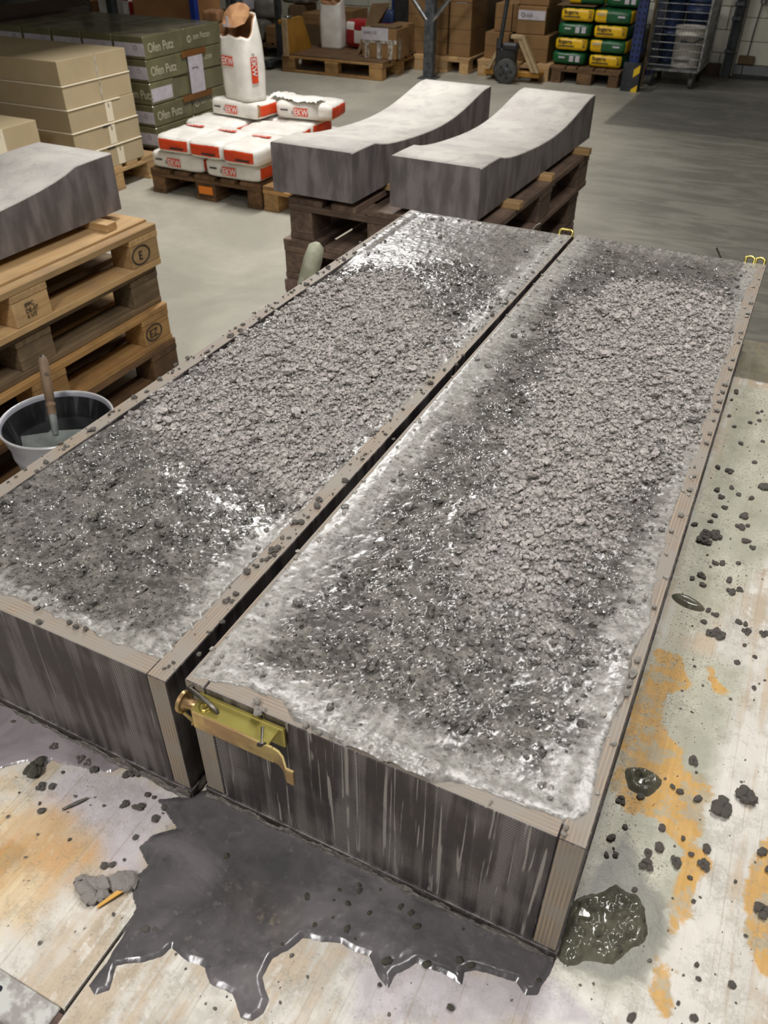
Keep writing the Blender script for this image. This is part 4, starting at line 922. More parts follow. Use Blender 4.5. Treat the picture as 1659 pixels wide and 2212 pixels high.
ax = (A0 - A1).normalized()
hp = [A0 - base, A0 - ax * .012 - base, A0 - ax * .05 - base, A0 - ax * .09 - base, A1 + ax * .02 - base, A1 + ax * .018 - base, A1 + ax * .012 - base, A1 + ax * .01 - base, A1 + ax * .004 - base, A1 - base, A1 - ax * .02 - base]
MB().tube(hp, [.010, .0135, .0145, .014, .0135, .0115, .0115, .0135, .0135, .0118, .0125], 14).build('handle', m_handle, t)
MB().tube([A0 + ax * .006 - base, A0 - base], [.004, .009], 10).build('end_cap', m_nail, t)
MB().tube([A1 - ax * .02 - base, A2 - base, A2 - base - ax * .018], [.0115, .010, .008], 12).build('ferrule', m_trowel_steel, t)
bl = MB(); P = [Vector(v) - base for v in ((-1.448, .974, .246), (-1.385, 1.018, .252), (-1.374, 1.030, .264), (-1.362, 1.038, .254), (-1.300, 1.085, .25), (-1.290, 1.045, .15), (-1.43, .942, .15))]
nrm = (P[4] - P[0]).cross(P[6] - P[0]).normalized() * .0012
bl.add([p + nrm for p in P] + [p - nrm for p in P], [tuple(range(7)), tuple(range(13, 6, -1))] + [(i, i + 7, (i + 1) % 7 + 7, (i + 1) % 7) for i in range(7)])
bl.build('blade', m_trowel_steel, t)
lo = lettering('O', .013, m_black_ink, t, A0 - ax * .045 - base + Vector((.009, -.0125, .0)), (0, 0, 0)); lo.rotation_euler = (1.35, .28, .5)
t = thing('tool_handle', 'pale rounded tool handle sticking up beside the left form', 'tool', (-.73, .86, .0))
q0 = Vector((-.485, 1.075, .925)) ; q1 = Vector((-.73, .93, .02))
d = (q0 - q1); o0 = Vector((-.73, .86, 0))
MB().tube([q0 + d.normalized() * .008 - o0, q0 - o0, q0 - d * .03 - o0, q0 - d * .07 - o0, q0 - d * .13 - o0, q0 - d * .2 - o0, q1 + d * .2 - o0], [.006, .016, .0195, .019, .0165, .0145, .015], 16).build('handle', m_grey_handle, t)
MB().tube([q1 + d * .24 - o0, q1 + d * .14 - o0], [.018, .02], 12).box(-.10, .10, .06, .078, .0, .19, 0, .003).build('blade', m_trowel_steel, t)

# ------------------------------------------------------------------ paper bags with orange prints
def bag_mesh(lx, ly, lz, seed, band_mat=None, nx=12, ny=14, nz=6, rim=.0, wr=.004, band=()):
    """filled valve bag: rounded box with bulged faces and wrinkles. band: list of (face, u0,u1,v0,v1, slot)"""
    bm = bmesh.new(); rs = np.random.RandomState(seed)
    V = {}; fl = []
    def vert(i, j, k):
        key = (i, j, k)
        if key not in V:
            x, y, z = i / nx * 2 - 1, j / ny * 2 - 1, k / nz * 2 - 1
            V[key] = bm.verts.new((x, y, z))
        return V[key]
    def face(q, ax, u, v):
        f = bm.faces.new(q); f.smooth = True
        for (a, u0, u1, v0, v1, s) in band:
            if a == ax and u0 <= u <= u1 and v0 <= v <= v1: f.material_index = s
    for i in range(nx):
        for j in range(ny):
            u, v = (i + .5) / nx, (j + .5) / ny
            face((vert(i, j, nz), vert(i + 1, j, nz), vert(i + 1, j + 1, nz), vert(i, j + 1, nz)), '+z', u, v)
            face((vert(i, j, 0), vert(i, j + 1, 0), vert(i + 1, j + 1, 0), vert(i + 1, j, 0)), '-z', u, v)
        for k in range(nz):
            u, v = (i + .5) / nx, (k + .5) / nz
            face((vert(i, 0, k), vert(i + 1, 0, k), vert(i + 1, 0, k + 1), vert(i, 0, k + 1)), '-y', u, v)
            face((vert(i, ny, k), vert(i, ny, k + 1), vert(i + 1, ny, k + 1), vert(i + 1, ny, k)), '+y', u, v)
    for j in range(ny):
        for k in range(nz):
            u, v = (j + .5) / ny, (k + .5) / nz
            face((vert(0, j, k), vert(0, j, k + 1), vert(0, j + 1, k + 1), vert(0, j + 1, k)), '-x', u, v)
            face((vert(nx, j, k), vert(nx, j + 1, k), vert(nx, j + 1, k + 1), vert(nx, j, k + 1)), '+x', u, v)
    p = 7.0
    c = np.array([v.co[:] for v in bm.verts])
    m = np.max(np.abs(c), 1); l = (np.abs(c) ** p).sum(1) ** (1 / p); c = c * ((m / l) ** .85)[:, None]
    edge = 1 - np.maximum(np.abs(c[:, 0]), np.abs(c[:, 1])) ** 3
    c[:, 2] *= .90 + .10 * edge
    w = (fbm(c[:, 0] * 2.1 + c[:, 2], c[:, 1] * 2.1 - c[:, 2] * .7 + seed, .8, seed, 4) - .5) * 2
    w2 = (fbm(c[:, 0] * 6, c[:, 1] * 6 + c[:, 2] * 5, .8, seed + 5, 3) - .5) * 2
    c = np.stack([c[:, 0] * lx / 2 * (1 + .02 * w), c[:, 1] * ly / 2 * (1 + .02 * w2), (c[:, 2] + 1) * lz / 2 + wr * w2 * (c[:, 2] > -.6) + wr * w * (c[:, 2] > 0)], -1)
    for v, q in zip(bm.verts, c): v.co = q
    me = bpy.data.meshes.new('bag'); bm.to_mesh(me); bm.free(); return me
END_PRINT = [('-y', .06, .92, .14, .86, 1)]
LONG_END = [('+x', .06, .92, .14, .86, 1)]
BM_END = [bag_mesh(.25, .385, .102, 40 + i, band=END_PRINT) for i in range(3)]
BM_LONG = [bag_mesh(.39, .262, .102, 50 + i, band=LONG_END) for i in range(4)]
for me in BM_END + BM_LONG:
    me.materials.append(m_white_paper); me.materials.append(m_orange)
def logo(parent, loc, rot, s=.05):
    """orange block with white letters and a small black line before it"""
    M = Matrix.Translation(loc) @ Matrix(({FACE_F: Matrix.Rotation(PI / 2, 3, 'X')}.get(rot) or Matrix(((1, 0, 0), (0, 1, 0), (0, 0, 1)))).to_4x4())
    b = MB().box(0, 2.05 * s, 0, s, -.0002, .0006, 0, 0, M).build('print_block', m_orange, parent)
    lettering('EKW', s * 1.1, m_white_ink, parent, M @ Vector((s * .08, s * .1, .0008)), rot, 'lettering', .0006, .82)
    lettering('der', s * .4, m_black_ink, parent, M @ Vector((-s * .12, s * .15, .0008)), (rot[0], rot[1] - PI / 2 if rot == FACE_F else 0, rot[2] if rot == FACE_F else PI / 2), 'lettering')
def bag_end(label, x, y, z, rz=0, k=0, top_print=True):
    t = thing('paper_sack', label, 'sack', (x, y, z), rz, 'white sacks on the low pallet')
    obj('sack_body', BM_END[k], None, t)
    MB().box(-.02, .075, -.197, -.1955, .030, .040).build('print_line', m_black_ink, t)
    if top_print:
        b = MB().box(-.07, .05, .05, .085, .1085, .1095).build('print_block', m_orange, t)
        lettering('EKW', .034, m_white_ink, t, (-.065, .056, .110), (0, 0, 0), 'lettering', .0005, 1.3)
    return t
def bag_long(label, x, y, z, rz=0, k=0, lg=True):
    t = thing('paper_sack', label, 'sack', (x, y, z), rz, 'white sacks on the low pallet')
    obj('sack_body', BM_LONG[k], None, t)
    if lg:
        logo(t, Vector((-.06, -.136, .026)), FACE_F, .046)
        MB().box(-.15, -.10, -.136, -.134, .052, .060).build('print_line', m_black_ink, t)
    return t
pallet('dark low pallet with an orange tag carrying the white sacks', 'brown', -2.80, 4.29)
tg = [o for o in C.objects if o.name.startswith('pallet') and o.get('label', '').startswith('dark low pallet')][0]
MB().box(-.045, .055, -.606, -.6, .04, .085, 0, .001).build('orange_tag', m_orange_tag, tg)
bag_long('white sack in the lower layer at the left front corner of the low pallet', -3.00, 3.83, .144, 0, 0)
bag_long('white sack in the lower layer at the right front corner, with an orange end', -2.595, 3.82, .144, 0, 1)
for r, y in ((1, 4.10), (2, 4.37), (3, 4.64)):
    bag_long('white sack in the lower layer, row %s behind the front, left side' % ('one', 'two', 'three')[r - 1], -3.00, y, .144, 0, 2, False)
    bag_long('white sack in the lower layer, row %s behind the front, right side' % ('one', 'two', 'three')[r - 1], -2.595, y, .144, 0, 3, False)
bag_end('left of the three white sacks showing orange ends', -2.985, 3.855, .249, .03, 0)
bag_end('middle of the three white sacks showing orange ends', -2.74, 3.84, .249, .0, 1)
bag_end('right of the three white sacks showing orange ends', -2.485, 3.815, .249, -.02, 2)
bag_long('white sack lying flat behind the left orange end, under the standing open sack', -3.00, 4.19, .249, .02, 2, False)
bag_long('white sack lying flat behind the right orange end', -2.585, 4.17, .249, .05, 3, False)
bag_long('white sack in the upper middle layer, under the torn wrapper', -2.60, 4.46, .249, -.05, 0, True)
bag_long('white sack in the upper middle layer, below the standing open sack', -3.00, 4.47, .249, 0, 1, False)
tA = bag_long('white sack with a split corner carrying the standing open sack', -2.895, 4.335, .354, -.10, 0)
tB = bag_long('white sack on top at the back right with an orange end', -2.50, 4.47, .354, .12, 1)
MB().add([(.196, -.132, .098), (.200, -.128, .06), (.194, -.134, .02), (.202, -.112, .03), (.203, -.110, .09)], [(0, 1, 4), (1, 2, 3), (1, 3, 4)]).build('split_corner', m_brown_paper, tA)
# crumpled torn wrapper
n = 26; V = []; rs = np.random.RandomState(5)
for i in range(n):
    for j in range(9):
        u = i / (n - 1); v = j / 8
        V.append((-2.735 + .36 * u, 4.43 - .05 * u + (v - .5) * .13 + .012 * math.sin(u * 9), .462 + .010 * math.sin(v * PI) + .012 * rs.rand() + .004 * math.sin(u * 7)))
b = MB(); b.add(V, [(i * 9 + j, (i + 1) * 9 + j, (i + 1) * 9 + j + 1, i * 9 + j + 1) for i in range(n - 1) for j in range(8)], 0, False)
tag(b.build('torn_wrapper', m_white_paper), 'crumpled torn white wrapper lying over the back sacks', 'wrapper')

def open_sack(label, cx, cy, z0, w, dpt, h, top_front, top_back, mats, seed, rz=0, squeeze=1.0, brown_h=.0, name='open_sack'):
    """standing sack: rounded-rectangular tube whose rim is lower in front; a brown liner shows inside"""
    t = thing(name, label, 'sack', (cx, cy, z0), rz)
    n, m = 40, 22; rs = np.random.RandomState(seed)
    def ring(f, k, grow):
        a = 2 * PI * k / n; c, s = math.cos(a), math.sin(a); p = 5
        r = (abs(c) ** p + abs(s) ** p) ** (-1 / p)
        sx = 1.02 + .05 * math.sin(f * PI) - (.20 * squeeze) * max(0, f - .45) ** 1.2
        sy = 1.02 + .06 * math.sin(f * PI) - (.45 * squeeze) * max(0, f - .45)
        wv = (fbm(np.array([a * .9]), np.array([f * 3.0 + seed]), .5, seed, 3)[0] - .5)
        return c * r * w / 2 * sx * grow * (1 + .05 * wv), s * r * dpt / 2 * sy * grow * (1 + .06 * wv)
    def shell(nm, grow, hf, hb, mat, z_in=0):
        V = []
        for i in range(m + 1):
            for k in range(n):
                a = 2 * PI * k / n; bk = .5 + .5 * math.sin(a)
                top = hf + (hb - hf) * (sst(np.array([bk]), .25, .8)[0]) + (vnoise(np.array([a * 1.3]), np.array([seed * 1.0]), .35, seed)[0] - .5) * .03
                f = i / m; x, y = ring(f * top / hb, k, grow)
                y += -.035 * max(0, f * top / hb - .7) * (2 if nm == 'paper_liner' else 1)
                V.append((x, y, z_in + f * (top - z_in)))
        Fq = [(i * n + k, i * n + (k + 1) % n, (i + 1) * n + (k + 1) % n, (i + 1) * n + k) for i in range(m) for k in range(n)]
        Fq.append(tuple(range(n))[::-1])
        b = MB(); b.add(V, Fq, 0, True); o = b.build(nm, mat, t)
        sd = o.modifiers.new('thick', 'SOLIDIFY'); sd.thickness = .002; return o
    shell('sack_body', 1.0, top_front, top_back, mats[0])
    shell('paper_liner', .965, top_front + .004, top_back - .004 + brown_h, mats[1], .02)
    return t
ts = open_sack('tall open white sack with torn brown mouth standing on the sacks', -2.87, 4.30, .458, .25, .16, .47, .335, .455, [m_white_paper, m_brown_paper], 3, -.28)
fl_ = [(-.105, -.045, .405), (-.055, -.080, .395), (.0, -.088, .388), (.06, -.085, .392), (.115, -.055, .415), (.128, -.030, .450), (.105, -.005, .480), (.05, .008, .498), (-.02, .010, .500), (-.08, .0, .484), (-.108, -.02, .450)]
b = MB(); b.add([(.005, -.060, .442)] + fl_ + [(x * .93, y + .012, z + .006) for x, y, z in fl_], [(0, i + 1, (i + 1) % 11 + 1) for i in range(11)] + [(i + 1, i + 12, (i + 1) % 11 + 12, (i + 1) % 11 + 1) for i in range(11)], 0, False); b.build('mouth_flap', m_brown_paper, ts)
MB().box(-.02, .0, -.083, -.081, .395, .445, 0, 0).box(-.05, .02, -.084, -.082, .388, .402).build('mouth_tape', m_label, ts)
logo(ts, Vector((-.09, -.090, .185)), FACE_F, .052)
p2 = MB().box(.1345, .1355, -.05, .0, .10, .24).build('print_block', m_orange, ts)
lettering('EKW', .05, m_white_ink, ts, (.1365, -.043, .237), DOWN_R, 'lettering', .0006, .9)
lettering('der', .018, m_black_ink, ts, (.1365, -.04, .25), FACE_R)

# ------------------------------------------------------------------ cream boxes and olive cartons at the left
pallet('light pallet with the taller stack of cream boxes', 'new', -4.00, 3.60, 0, PI / 2)
pallet('light pallet with the lower stack of cream boxes', 'new', -4.00, 2.72, 0, PI / 2)
def cream_box(label, x1, y0, y1, z, lx, h, j, strip, hole, grp):
    t = thing('cream_box', label, 'box', (x1, (y0 + y1) / 2, z), rnd.uniform(-.006, .006), grp)
    d = (y1 - y0) / 2
    MB().box(-lx, 0, -d, d, 0, h - .001, 0, .002).build('carton', m_cream, t)
    if j:
        MB().box(-lx, .006, -d - .005, d * (1 if j == 1 else .55), h - .007, h - .0005, 0, .002).build('lid_lip', m_cream_lip, t)
    if strip:
        MB().box(.0005, .0025, -.028 + strip * .06, .028 + strip * .06, .004, h * (.98 if strip < 1 else .8), 0, 0).build('paper_strip', m_cream_lip, t)
        lettering('A03', .014, m_black_ink, t, (.0032, -.005 + strip * .06, h * .85), DOWN_R)
    else:
        MB().box(.0005, .0015, .012, .02, .0, h, 0, 0).build('tape', m_clear_tape, t)
    if hole: MB().box(.0008, .003, -.035, .035, h - .016, h - .004, 0, .003).build('hand_hole', m_hole, t)
    return t
names = ['lowest', 'second from below', 'middle', 'second from top', 'topmost']
for k in range(5):
    cream_box('cream box, %s of the taller cream stack' % names[k], -3.40 - .004 * k, 3.325, 3.885, .145 + .121 * k, 1.0, .12, (1, 1, 2, 1, 0)[k], (1.2, .6, .8, 0, 0)[k], k in (0, 1), 'cream boxes in the taller stack')
for k, nm in enumerate(('lowest', 'middle', 'topmost')):
    cream_box('cream box, %s of the lower cream stack in front' % nm, -3.40, 2.50, 3.08, .145 + .121 * k, 1.0, .12, (1, 1, 0)[k], (0, 0, .4)[k], k > 0, 'cream boxes in the lower stack')
tag(obj('black_flap', MB().box(-3.44, -3.40, 2.68, 2.74, .508, .512, 0, .001).mesh('flap'), m_hole), 'small dark opening on the top of the lower cream stack', 'opening')

pallet('dusty pallet under the olive plaster cartons', 'old', -4.02, 4.52, 0, PI / 2)
def olive(label, x0, x1, y0, y1, z, h, text, lab, grp='olive plaster cartons'):
    t = thing('plaster_carton', label, 'carton', ((x0 + x1) / 2, (y0 + y1) / 2, z), rnd.uniform(-.01, .01), grp)
    hx, hy = (x1 - x0) / 2 - .002, (y1 - y0) / 2 - .002
    b = MB().box(-hx, hx, -hy, hy, 0, h - .002, [0, 0, 0, 0, 0, 1], .006).build('carton', [m_olive, m_olive_top], t)
    if lab == 'F': 
        MB().box(-hx + .012, hx - .002, -hy - .0012, -hy - .0002, .018, h - .04).build('paper_label', m_label, t)
        MB().lathe([(.011, -.0004), (.014, -.0004), (.014, .0004), (.011, .0004), (.011, -.0004)], 16).build('round_mark', m_grey_sack, t); m = t.children[-1]; m.location = (hx * .45, -hy - .0016, h * .5); m.rotation_euler = (PI / 2, 0, 0)
    if lab == 'R': MB().box(hx + .0002, hx + .0012, -hy + .004, hy * .72, .018, h - .035).build('paper_label', m_label, t)
    if text == 'R': lettering('Ofen Putz', .072, m_olive_ink, t, (hx + .0015, -hy + .03, .036), FACE_R, 'lettering', .001, .86)
    if text == 'F': lettering('Ofen Putz', .07, m_olive_ink, t, (-hx + .06, -hy - .0015, .036), FACE_F, 'lettering', .001, .8)
    if text == 'R2': 
        lettering('zum Putzen', .05, m_olive_ink, t, (hx + .0015, -hy + .09, .055), FACE_R, 'lettering', .0004, .8)
        MB().lathe([(.012, -.0004), (.022, -.0004), (.022, .0004), (.012, .0004), (.012, -.0004)], 18).build('round_mark', m_olive_ink, t); m = t.children[-1]; m.location = (hx + .001, -hy + .05, .06); m.rotation_euler = (0, PI / 2, 0)
    return t
layer = ['lowest', 'second', 'middle', 'fourth', 'top']
for k in range(5):
    z = .145 + .128 * k
    if k == 2:
        olive('olive carton turned with its white label to the right, middle layer corner', -3.70, -3.42, 4.06, 4.31, z, .128, 'F', 'R')
        olive('olive carton behind the turned one in the middle layer', -3.70, -3.43, 4.32, 4.86, z, .128, '', '')
    else:
        olive('olive carton with large pale lettering, near corner of the %s layer' % layer[k], -3.665, -3.42, 4.06, 4.46, z, .128, 'R', 'F')
        olive('olive carton at the far right corner of the %s layer' % layer[k], -3.665, -3.425, 4.465, 4.87, z, .128, 'R2', '')
    for c, nm in enumerate(('second', 'third', 'fourth', 'fifth')):
        if k >= 3: olive('olive carton with a white end label, %s column from the right in the %s layer' % (nm, layer[k]), -3.665 - .25 * (c + 1) - (.035 if k == 2 else 0), -3.42 - .25 * (c + 1), 4.06, 4.46, z, .128, '', 'F')
        elif c == 0: olive('olive carton, second column from the right in the %s layer' % layer[k], -3.95, -3.705, 4.06, 4.46, z, .128, '', 'F')
    if k == 4:
        for c, nm in enumerate(('second', 'third', 'fourth', 'fifth')): olive('olive carton at the back of the top layer, %s column from the right' % nm, -3.665 - .25 * (c + 1), -3.42 - .25 * (c + 1), 4.465, 4.87, z, .128, '', '')
    elif k >= 0 and k < 4:
        olive('long olive carton filling the inside of the %s layer' % layer[k], -4.66, -3.96 if k < 3 else -3.68, 4.47, 4.87, z, .128, '', '')
        if k < 3: olive('long olive carton filling the left front of the %s layer' % layer[k], -4.66, -3.96, 4.06, 4.465, z, .128, '', '')
tp = thing('delivery_note', 'white paper sheet taped with brown tape to the olive cartons', 'paper', (-3.413, 4.46, .40))
MB().box(0, .001, -.0, .155, .0, .23, 0).build('sheet', m_label, tp)
lettering('Lieferung', .018, m_black_ink, tp, (.0016, .03, .15), FACE_R)
MB().box(.0012, .002, -.06, .20, .225, .262, 0).build('brown_tape', m_tape_brown, tp)
MB().box(.0012, .002, -.10, .22, -.03, .008, 0).build('brown_tape', m_tape_brown, tp)
t = thing('wrapped_load', 'dark maroon film wrapped pallet load at the far left behind the cream boxes', 'load', (-5.35, 4.6, 0))
MB().box(-.6, .6, -.5, .5, 0, .144, 0, .004).build('pallet_base', PAL['brown']['X'], t)
b = MB().box(-.62, .63, -.52, .5, .15, .86, 0, .06); b.build('wrapped_pack', m_dark_wrap, t)
for k in range(3): MB().box(-.30 + .28 * k, -.06 + .28 * k, -.525, -.521, .70, .755).build('paper_label', plain('pink_label%d' % k, srgb(150, 126, 134), rough=.5), t)

# ------------------------------------------------------------------ back row along the wall
def carton(label, x0, x1, y0, y1, z0, z1, mat=None, grp=None, tape=True, lab=None, name='cardboard_box'):
    t = thing(name, label, 'box', ((x0 + x1) / 2, (y0 + y1) / 2, z0), rnd.uniform(-.015, .015), grp)
    hx, hy, h = (x1 - x0) / 2 - .003, (y1 - y0) / 2 - .003, z1 - z0 - .002
    MB().box(-hx, hx, -hy, hy, 0, h, 0, .004).build('carton', mat or m_cardboard, t)
    if tape:
        MB().box(-hx, hx, -.024, .024, h, h + .0008).build('tape', m_clear_tape if tape == 2 else (mat or m_cardboard), t)
        MB().box(-hx + .002, hx - .002, -hy - .0012, -hy, h * .5 - .002, h * .5 + .002).build('seam', m_cardboard_shaded, t)
    if lab:
        a, b2, c, d = lab
        MB().box(a * hx, b2 * hx, -hy - .0022, -hy - .001, c * h, d * h).build('paper_label', m_label, t)
    return t
# galvanised column with two braces
t = thing('steel_column', 'galvanised steel column with two slanted braces before the brown boxes', 'column', (-3.19, 7.95, 0))
MB().box(-.048, .048, -.048, .048, 0, 2.6, 0, .006).build('post', m_zinc_post, t)
MB().box(-.09, .09, -.09, .09, 0, .012, 0, .003).build('foot_plate', m_zinc_post, t)
for s in (-1, 1): MB().tube([(s * .03, -.03, .50), (s * .50, -.03, 1.02)], .022, 10).build('brace', m_steel, t)
# wide pallet with yellow end board
pallet('wide yellowish pallet carrying the taped carton and loose sacks', 'pine', -4.10, 8.03, 0, PI / 2, .15, None, .9, 1.14)
tag(MB().box(-4.64, -3.52, 7.59, 8.40, .151, .163, 0, .002).build('pallet_cover_board', PAL['brown']['X']), 'flat wooden board covering the wide pallet', 'board')
t = thing('end_board', 'upright yellow end board with a slanted back on the wide pallet', 'board', (-4.63, 7.58, .164))
b = MB(); q = [(0, 0), (.46, 0), (.30, .30), (0, .30)]
b.add([(x, y, z) for x in (0, .05) for y, z in q], [(3, 2, 1, 0), (4, 5, 6, 7), (0, 1, 5, 4), (1, 2, 6, 5), (2, 3, 7, 6), (3, 0, 4, 7)], [0, 0, 0, 0, 0, 1]); b.build('panel', [m_yellow_paint, m_tan_edge], t)
MB().box(-.006, .056, -.022, -.002, -.02, .31, 0, .004).build('front_edge', m_tan_edge, t)
MB().tube([(-.055, .02, .27), (-.0, .02, .27)], [.022, .028], 12).build('yellow_knob', m_yellow_paint, t)
MB().box(.0, .05, .02, .10, .301, .325, 0, .006).build('top_fitting', m_steel, t)
t = thing('stacker_mast', 'dark thin upright post of a hand truck left of the yellow end board', 'truck', (-4.86, 7.86, 0))
MB().box(-.03, .03, -.02, .02, .06, 1.4, 0, .004).build('mast', m_steel_dark, t); MB().box(-.06, .06, -.3, .3, .03, .08, 0, .006).build('foot', m_steel_dark, t)
for y in (-.22, .22): MB().tube([(-.02, y, .045), (.02, y, .045)], .045, 14).build('wheel', m_rubber, t)
t = thing('taped_carton', 'brown carton wrapped in clear tape with a white paper on the wide pallet', 'box', (-3.66, 7.93, .164), .02)
MB().box(-.185, .185, -.16, .16, 0, .255, 0, .004).build('carton', m_cardboard, t)
for x in (-.155, -.02, .10): MB().box(x, x + .048, -.1625, -.160, .0, .16).build('tape', m_clear_tape, t)
MB().box(-.175, .19, -.1632, -.1607, .130, .165).build('tape', m_clear_tape, t); MB().box(.1852, .187, -.10, -.05, 0, .17).build('tape', m_clear_tape, t)
MB().box(-.186, .10, -.166, -.1636, .155, .262).build('white_paper', m_label, t)
lettering('KÄRO 27', .036, m_black_ink, t, (-.165, -.1668, .205), FACE_F)
MB().box(-.10, .17, -.15, .02, .256, .276, 0, .003).build('top_flap', m_cardboard_shaded, t)
carton('plain brown carton tucked right behind the taped carton', -3.72, -3.54, 8.12, 8.35, .164, .42, m_cardboard)
open_sack('white open sack with a dark torn mouth on the wide pallet', -4.375, 8.14, .165, .23, .17, .48, .42, .50, [m_white_paper, m_brown_paper], 9, .1, .7)
BR = bag_mesh(.30, .22, .26, 71, band=[('-y', .45, .9, .25, .6, 1), ('-y', .0, .42, .66, 1, 1)]); BR.materials.append(m_red_bag); BR.materials.append(m_white_paper)
tag(obj('red_sack', BR, None, None, (-4.095, 8.27, .168), (0, 0, -.2)), 'red and white sack slumped beside the white open sack', 'sack')
t = thing('leaning_board', 'brown board leaning between the red sack and the taped carton', 'board', (-3.945, 8.0, .164))
b = MB(); b.add([(-.02, -.12, .0), (.0, -.12, 0), (.0, .12, 0), (-.02, .12, 0), (.03, .12, .42), (.05, .12, .42), (.17, .26, .42), (.15, .26, .42)], [(0, 1, 5, 4), (1, 2, 6, 5), (2, 3, 7, 6), (3, 0, 4, 7), (4, 5, 6, 7), (3, 2, 1, 0)]); b.build('board', m_cardboard_shaded, t)
BO = bag_mesh(.18, .12, .34, 72, band=[('-y', .12, .9, .0, .62, 1)]); BO.materials.append(m_blue_plastic); BO.materials.append(m_orange)
carton('low brown carton under the orange sack', -4.10, -3.87, 8.53, 8.72, 0, .144, m_cardboard_shaded)
tag(obj('orange_sack', BO, None, None, (-3.98, 8.62, .145), (0, 0, .1)), 'orange and blue sack standing behind the taped carton', 'sack')
carton('dark box behind the taped carton by the blue upright', -3.86, -3.66, 8.52, 8.95, 0, .62, m_black, None, False)
t = thing('rack_upright', 'thin dark blue rack upright behind the orange sack', 'rack', (-4.06, 9.02, 0))
MB().box(-.045, .045, -.035, .035, 0, 2.4, 0, .004).build('upright', m_blue_steel, t)
# cartons left behind the yellow end board
carton('long brown box lying behind the yellow end board', -5.0, -4.73, 8.56, 9.0, 0, .30, m_cardboard_shaded)
carton('light brown box on top behind the yellow end board', -5.0, -4.78, 8.56, 8.9, .30, .41, m_cardboard)
carton('tall brown box behind the white open sack', -4.71, -4.45, 8.70, 9.1, 0, .44, m_cardboard)
carton('small brown box low beside the white open sack', -4.71, -4.50, 8.46, 8.68, .0, .22, m_cardboard_shaded)
# brown cartons behind the column
pallet('light pallet under the brown cartons behind the column', 'new', -3.22, 8.87, 0, 0, .144, None, .60, 1.1)
for i, (x0, x1) in enumerate(((-3.62, -3.40), (-3.395, -3.18), (-3.165, -2.93))):
    for k in range(3):
        carton('brown carton, %s column and %s row behind the steel column' % (('left', 'middle', 'right')[i], ('bottom', 'second', 'third')[k]), x0, x1, 8.36, 8.80, .145 + .235 * k, .145 + .235 * (k + 1), m_cardboard, 'brown cartons behind the column', 2 if k == 1 else True, (-.4, .5, .985, 1.0) if (i, k) == (2, 1) else None)
    carton('brown carton at the back of the %s column behind the steel column' % ('left', 'middle', 'right')[i], x0, x1, 8.82, 9.3, .145, .80, m_cardboard_shaded, 'brown cartons behind the column')
# cartons behind the pallet truck
pallet('pale pallet lifted by the pallet truck under brown cartons', 'new', -2.45, 8.87, 0, 0, .144, None, .74, 1.1)
carton('brown carton low at the left behind the pallet truck', -2.80, -2.54, 8.42, 8.85, .145, .375, m_cardboard, 'cartons behind the pallet truck')
carton('brown carton low at the right behind the pallet truck', -2.50, -2.14, 8.42, 8.85, .145, .375, m_cardboard, 'cartons behind the pallet truck')
carton('brown carton standing upper left behind the pallet truck', -2.74, -2.56, 8.50, 8.9, .377, .615, m_cardboard, 'cartons behind the pallet truck')
carton('brown carton next to the labelled one, behind the truck handle', -2.555, -2.50, 8.5, 8.9, .377, .62, m_cardboard, 'cartons behind the pallet truck')
t = carton('brown carton with a white handwritten label behind the pallet truck', -2.49, -2.20, 8.44, 8.95, .377, .61, m_cardboard, 'cartons behind the pallet truck', True, (-.95, .95, .52, .86))
lettering('Quick', .05, m_grey_sack, t, (-.11, -.258, .145), FACE_F)
carton('brown carton on top of the labelled carton', -2.50, -2.20, 8.5, 8.95, .612, .84, m_cardboard, 'cartons behind the pallet truck')
carton('large brown carton at the back behind the pallet truck', -2.80, -2.10, 8.96, 9.4, .145, .60, m_cardboard_shaded, 'cartons behind the pallet truck')
# pallet truck
t = thing('pallet_truck', 'small yellow and black hand pallet truck with grey wheels', 'truck', (-2.40, 8.12, 0))
MB().box(-.28, .28, .02, .10, .05, .10, 0, .008).build('cross_frame', m_yellow_paint, t)
for x in (-.2, .2): MB().box(x - .075, x + .075, .10, 1.15, .045, .09, 0, .01).build('fork', m_yellow_paint, t)
b = MB()
for x0, x1, w in ((-.04, .17, .035),): 
    b.add([(x + dx, y, z) for dx in (0, w) for x, z in ((.02, .40), (.06, .40), (.245, .10), (.20, .10)) for y in (.0, .05)], [(0, 1, 3, 2), (2, 3, 5, 4), (4, 5, 7, 6), (6, 7, 1, 0), (8, 10, 11, 9), (10, 12, 13, 11), (12, 14, 15, 13), (14, 8, 9, 15), (0, 2, 10, 8), (2, 4, 12, 10), (4, 6, 14, 12), (6, 0, 8, 14), (1, 9, 11, 3), (3, 11, 13, 5), (5, 13, 15, 7), (7, 15, 9, 1)])
b.build('slanted_strut', m_tan_edge, t)
MB().add([(-.26, .0, .10), (-.22, .0, .10), (-.14, .0, .26), (-.17, .0, .26), (-.26, .05, .10), (-.22, .05, .10), (-.14, .05, .26), (-.17, .05, .26)], [(0, 1, 2, 3), (4, 7, 6, 5), (0, 4, 5, 1), (1, 5, 6, 2), (2, 6, 7, 3), (3, 7, 4, 0)]).build('slanted_strut', m_tan_edge, t)
MB().box(-.03, .08, -.01, .05, .37, .405, 0, .006).build('top_plate', m_tan_edge, t)
MB().box(-.16, .04, -.04, .06, .12, .30, 0, .02).box(-.10, .06, -.05, .04, .27, .34, 0, .02).build('pump_housing', m_black, t)
MB().tube([(-.13, -.02, .29), (-.13, -.02, .37)], .03, 12).build('pivot', m_steel_dark, t)
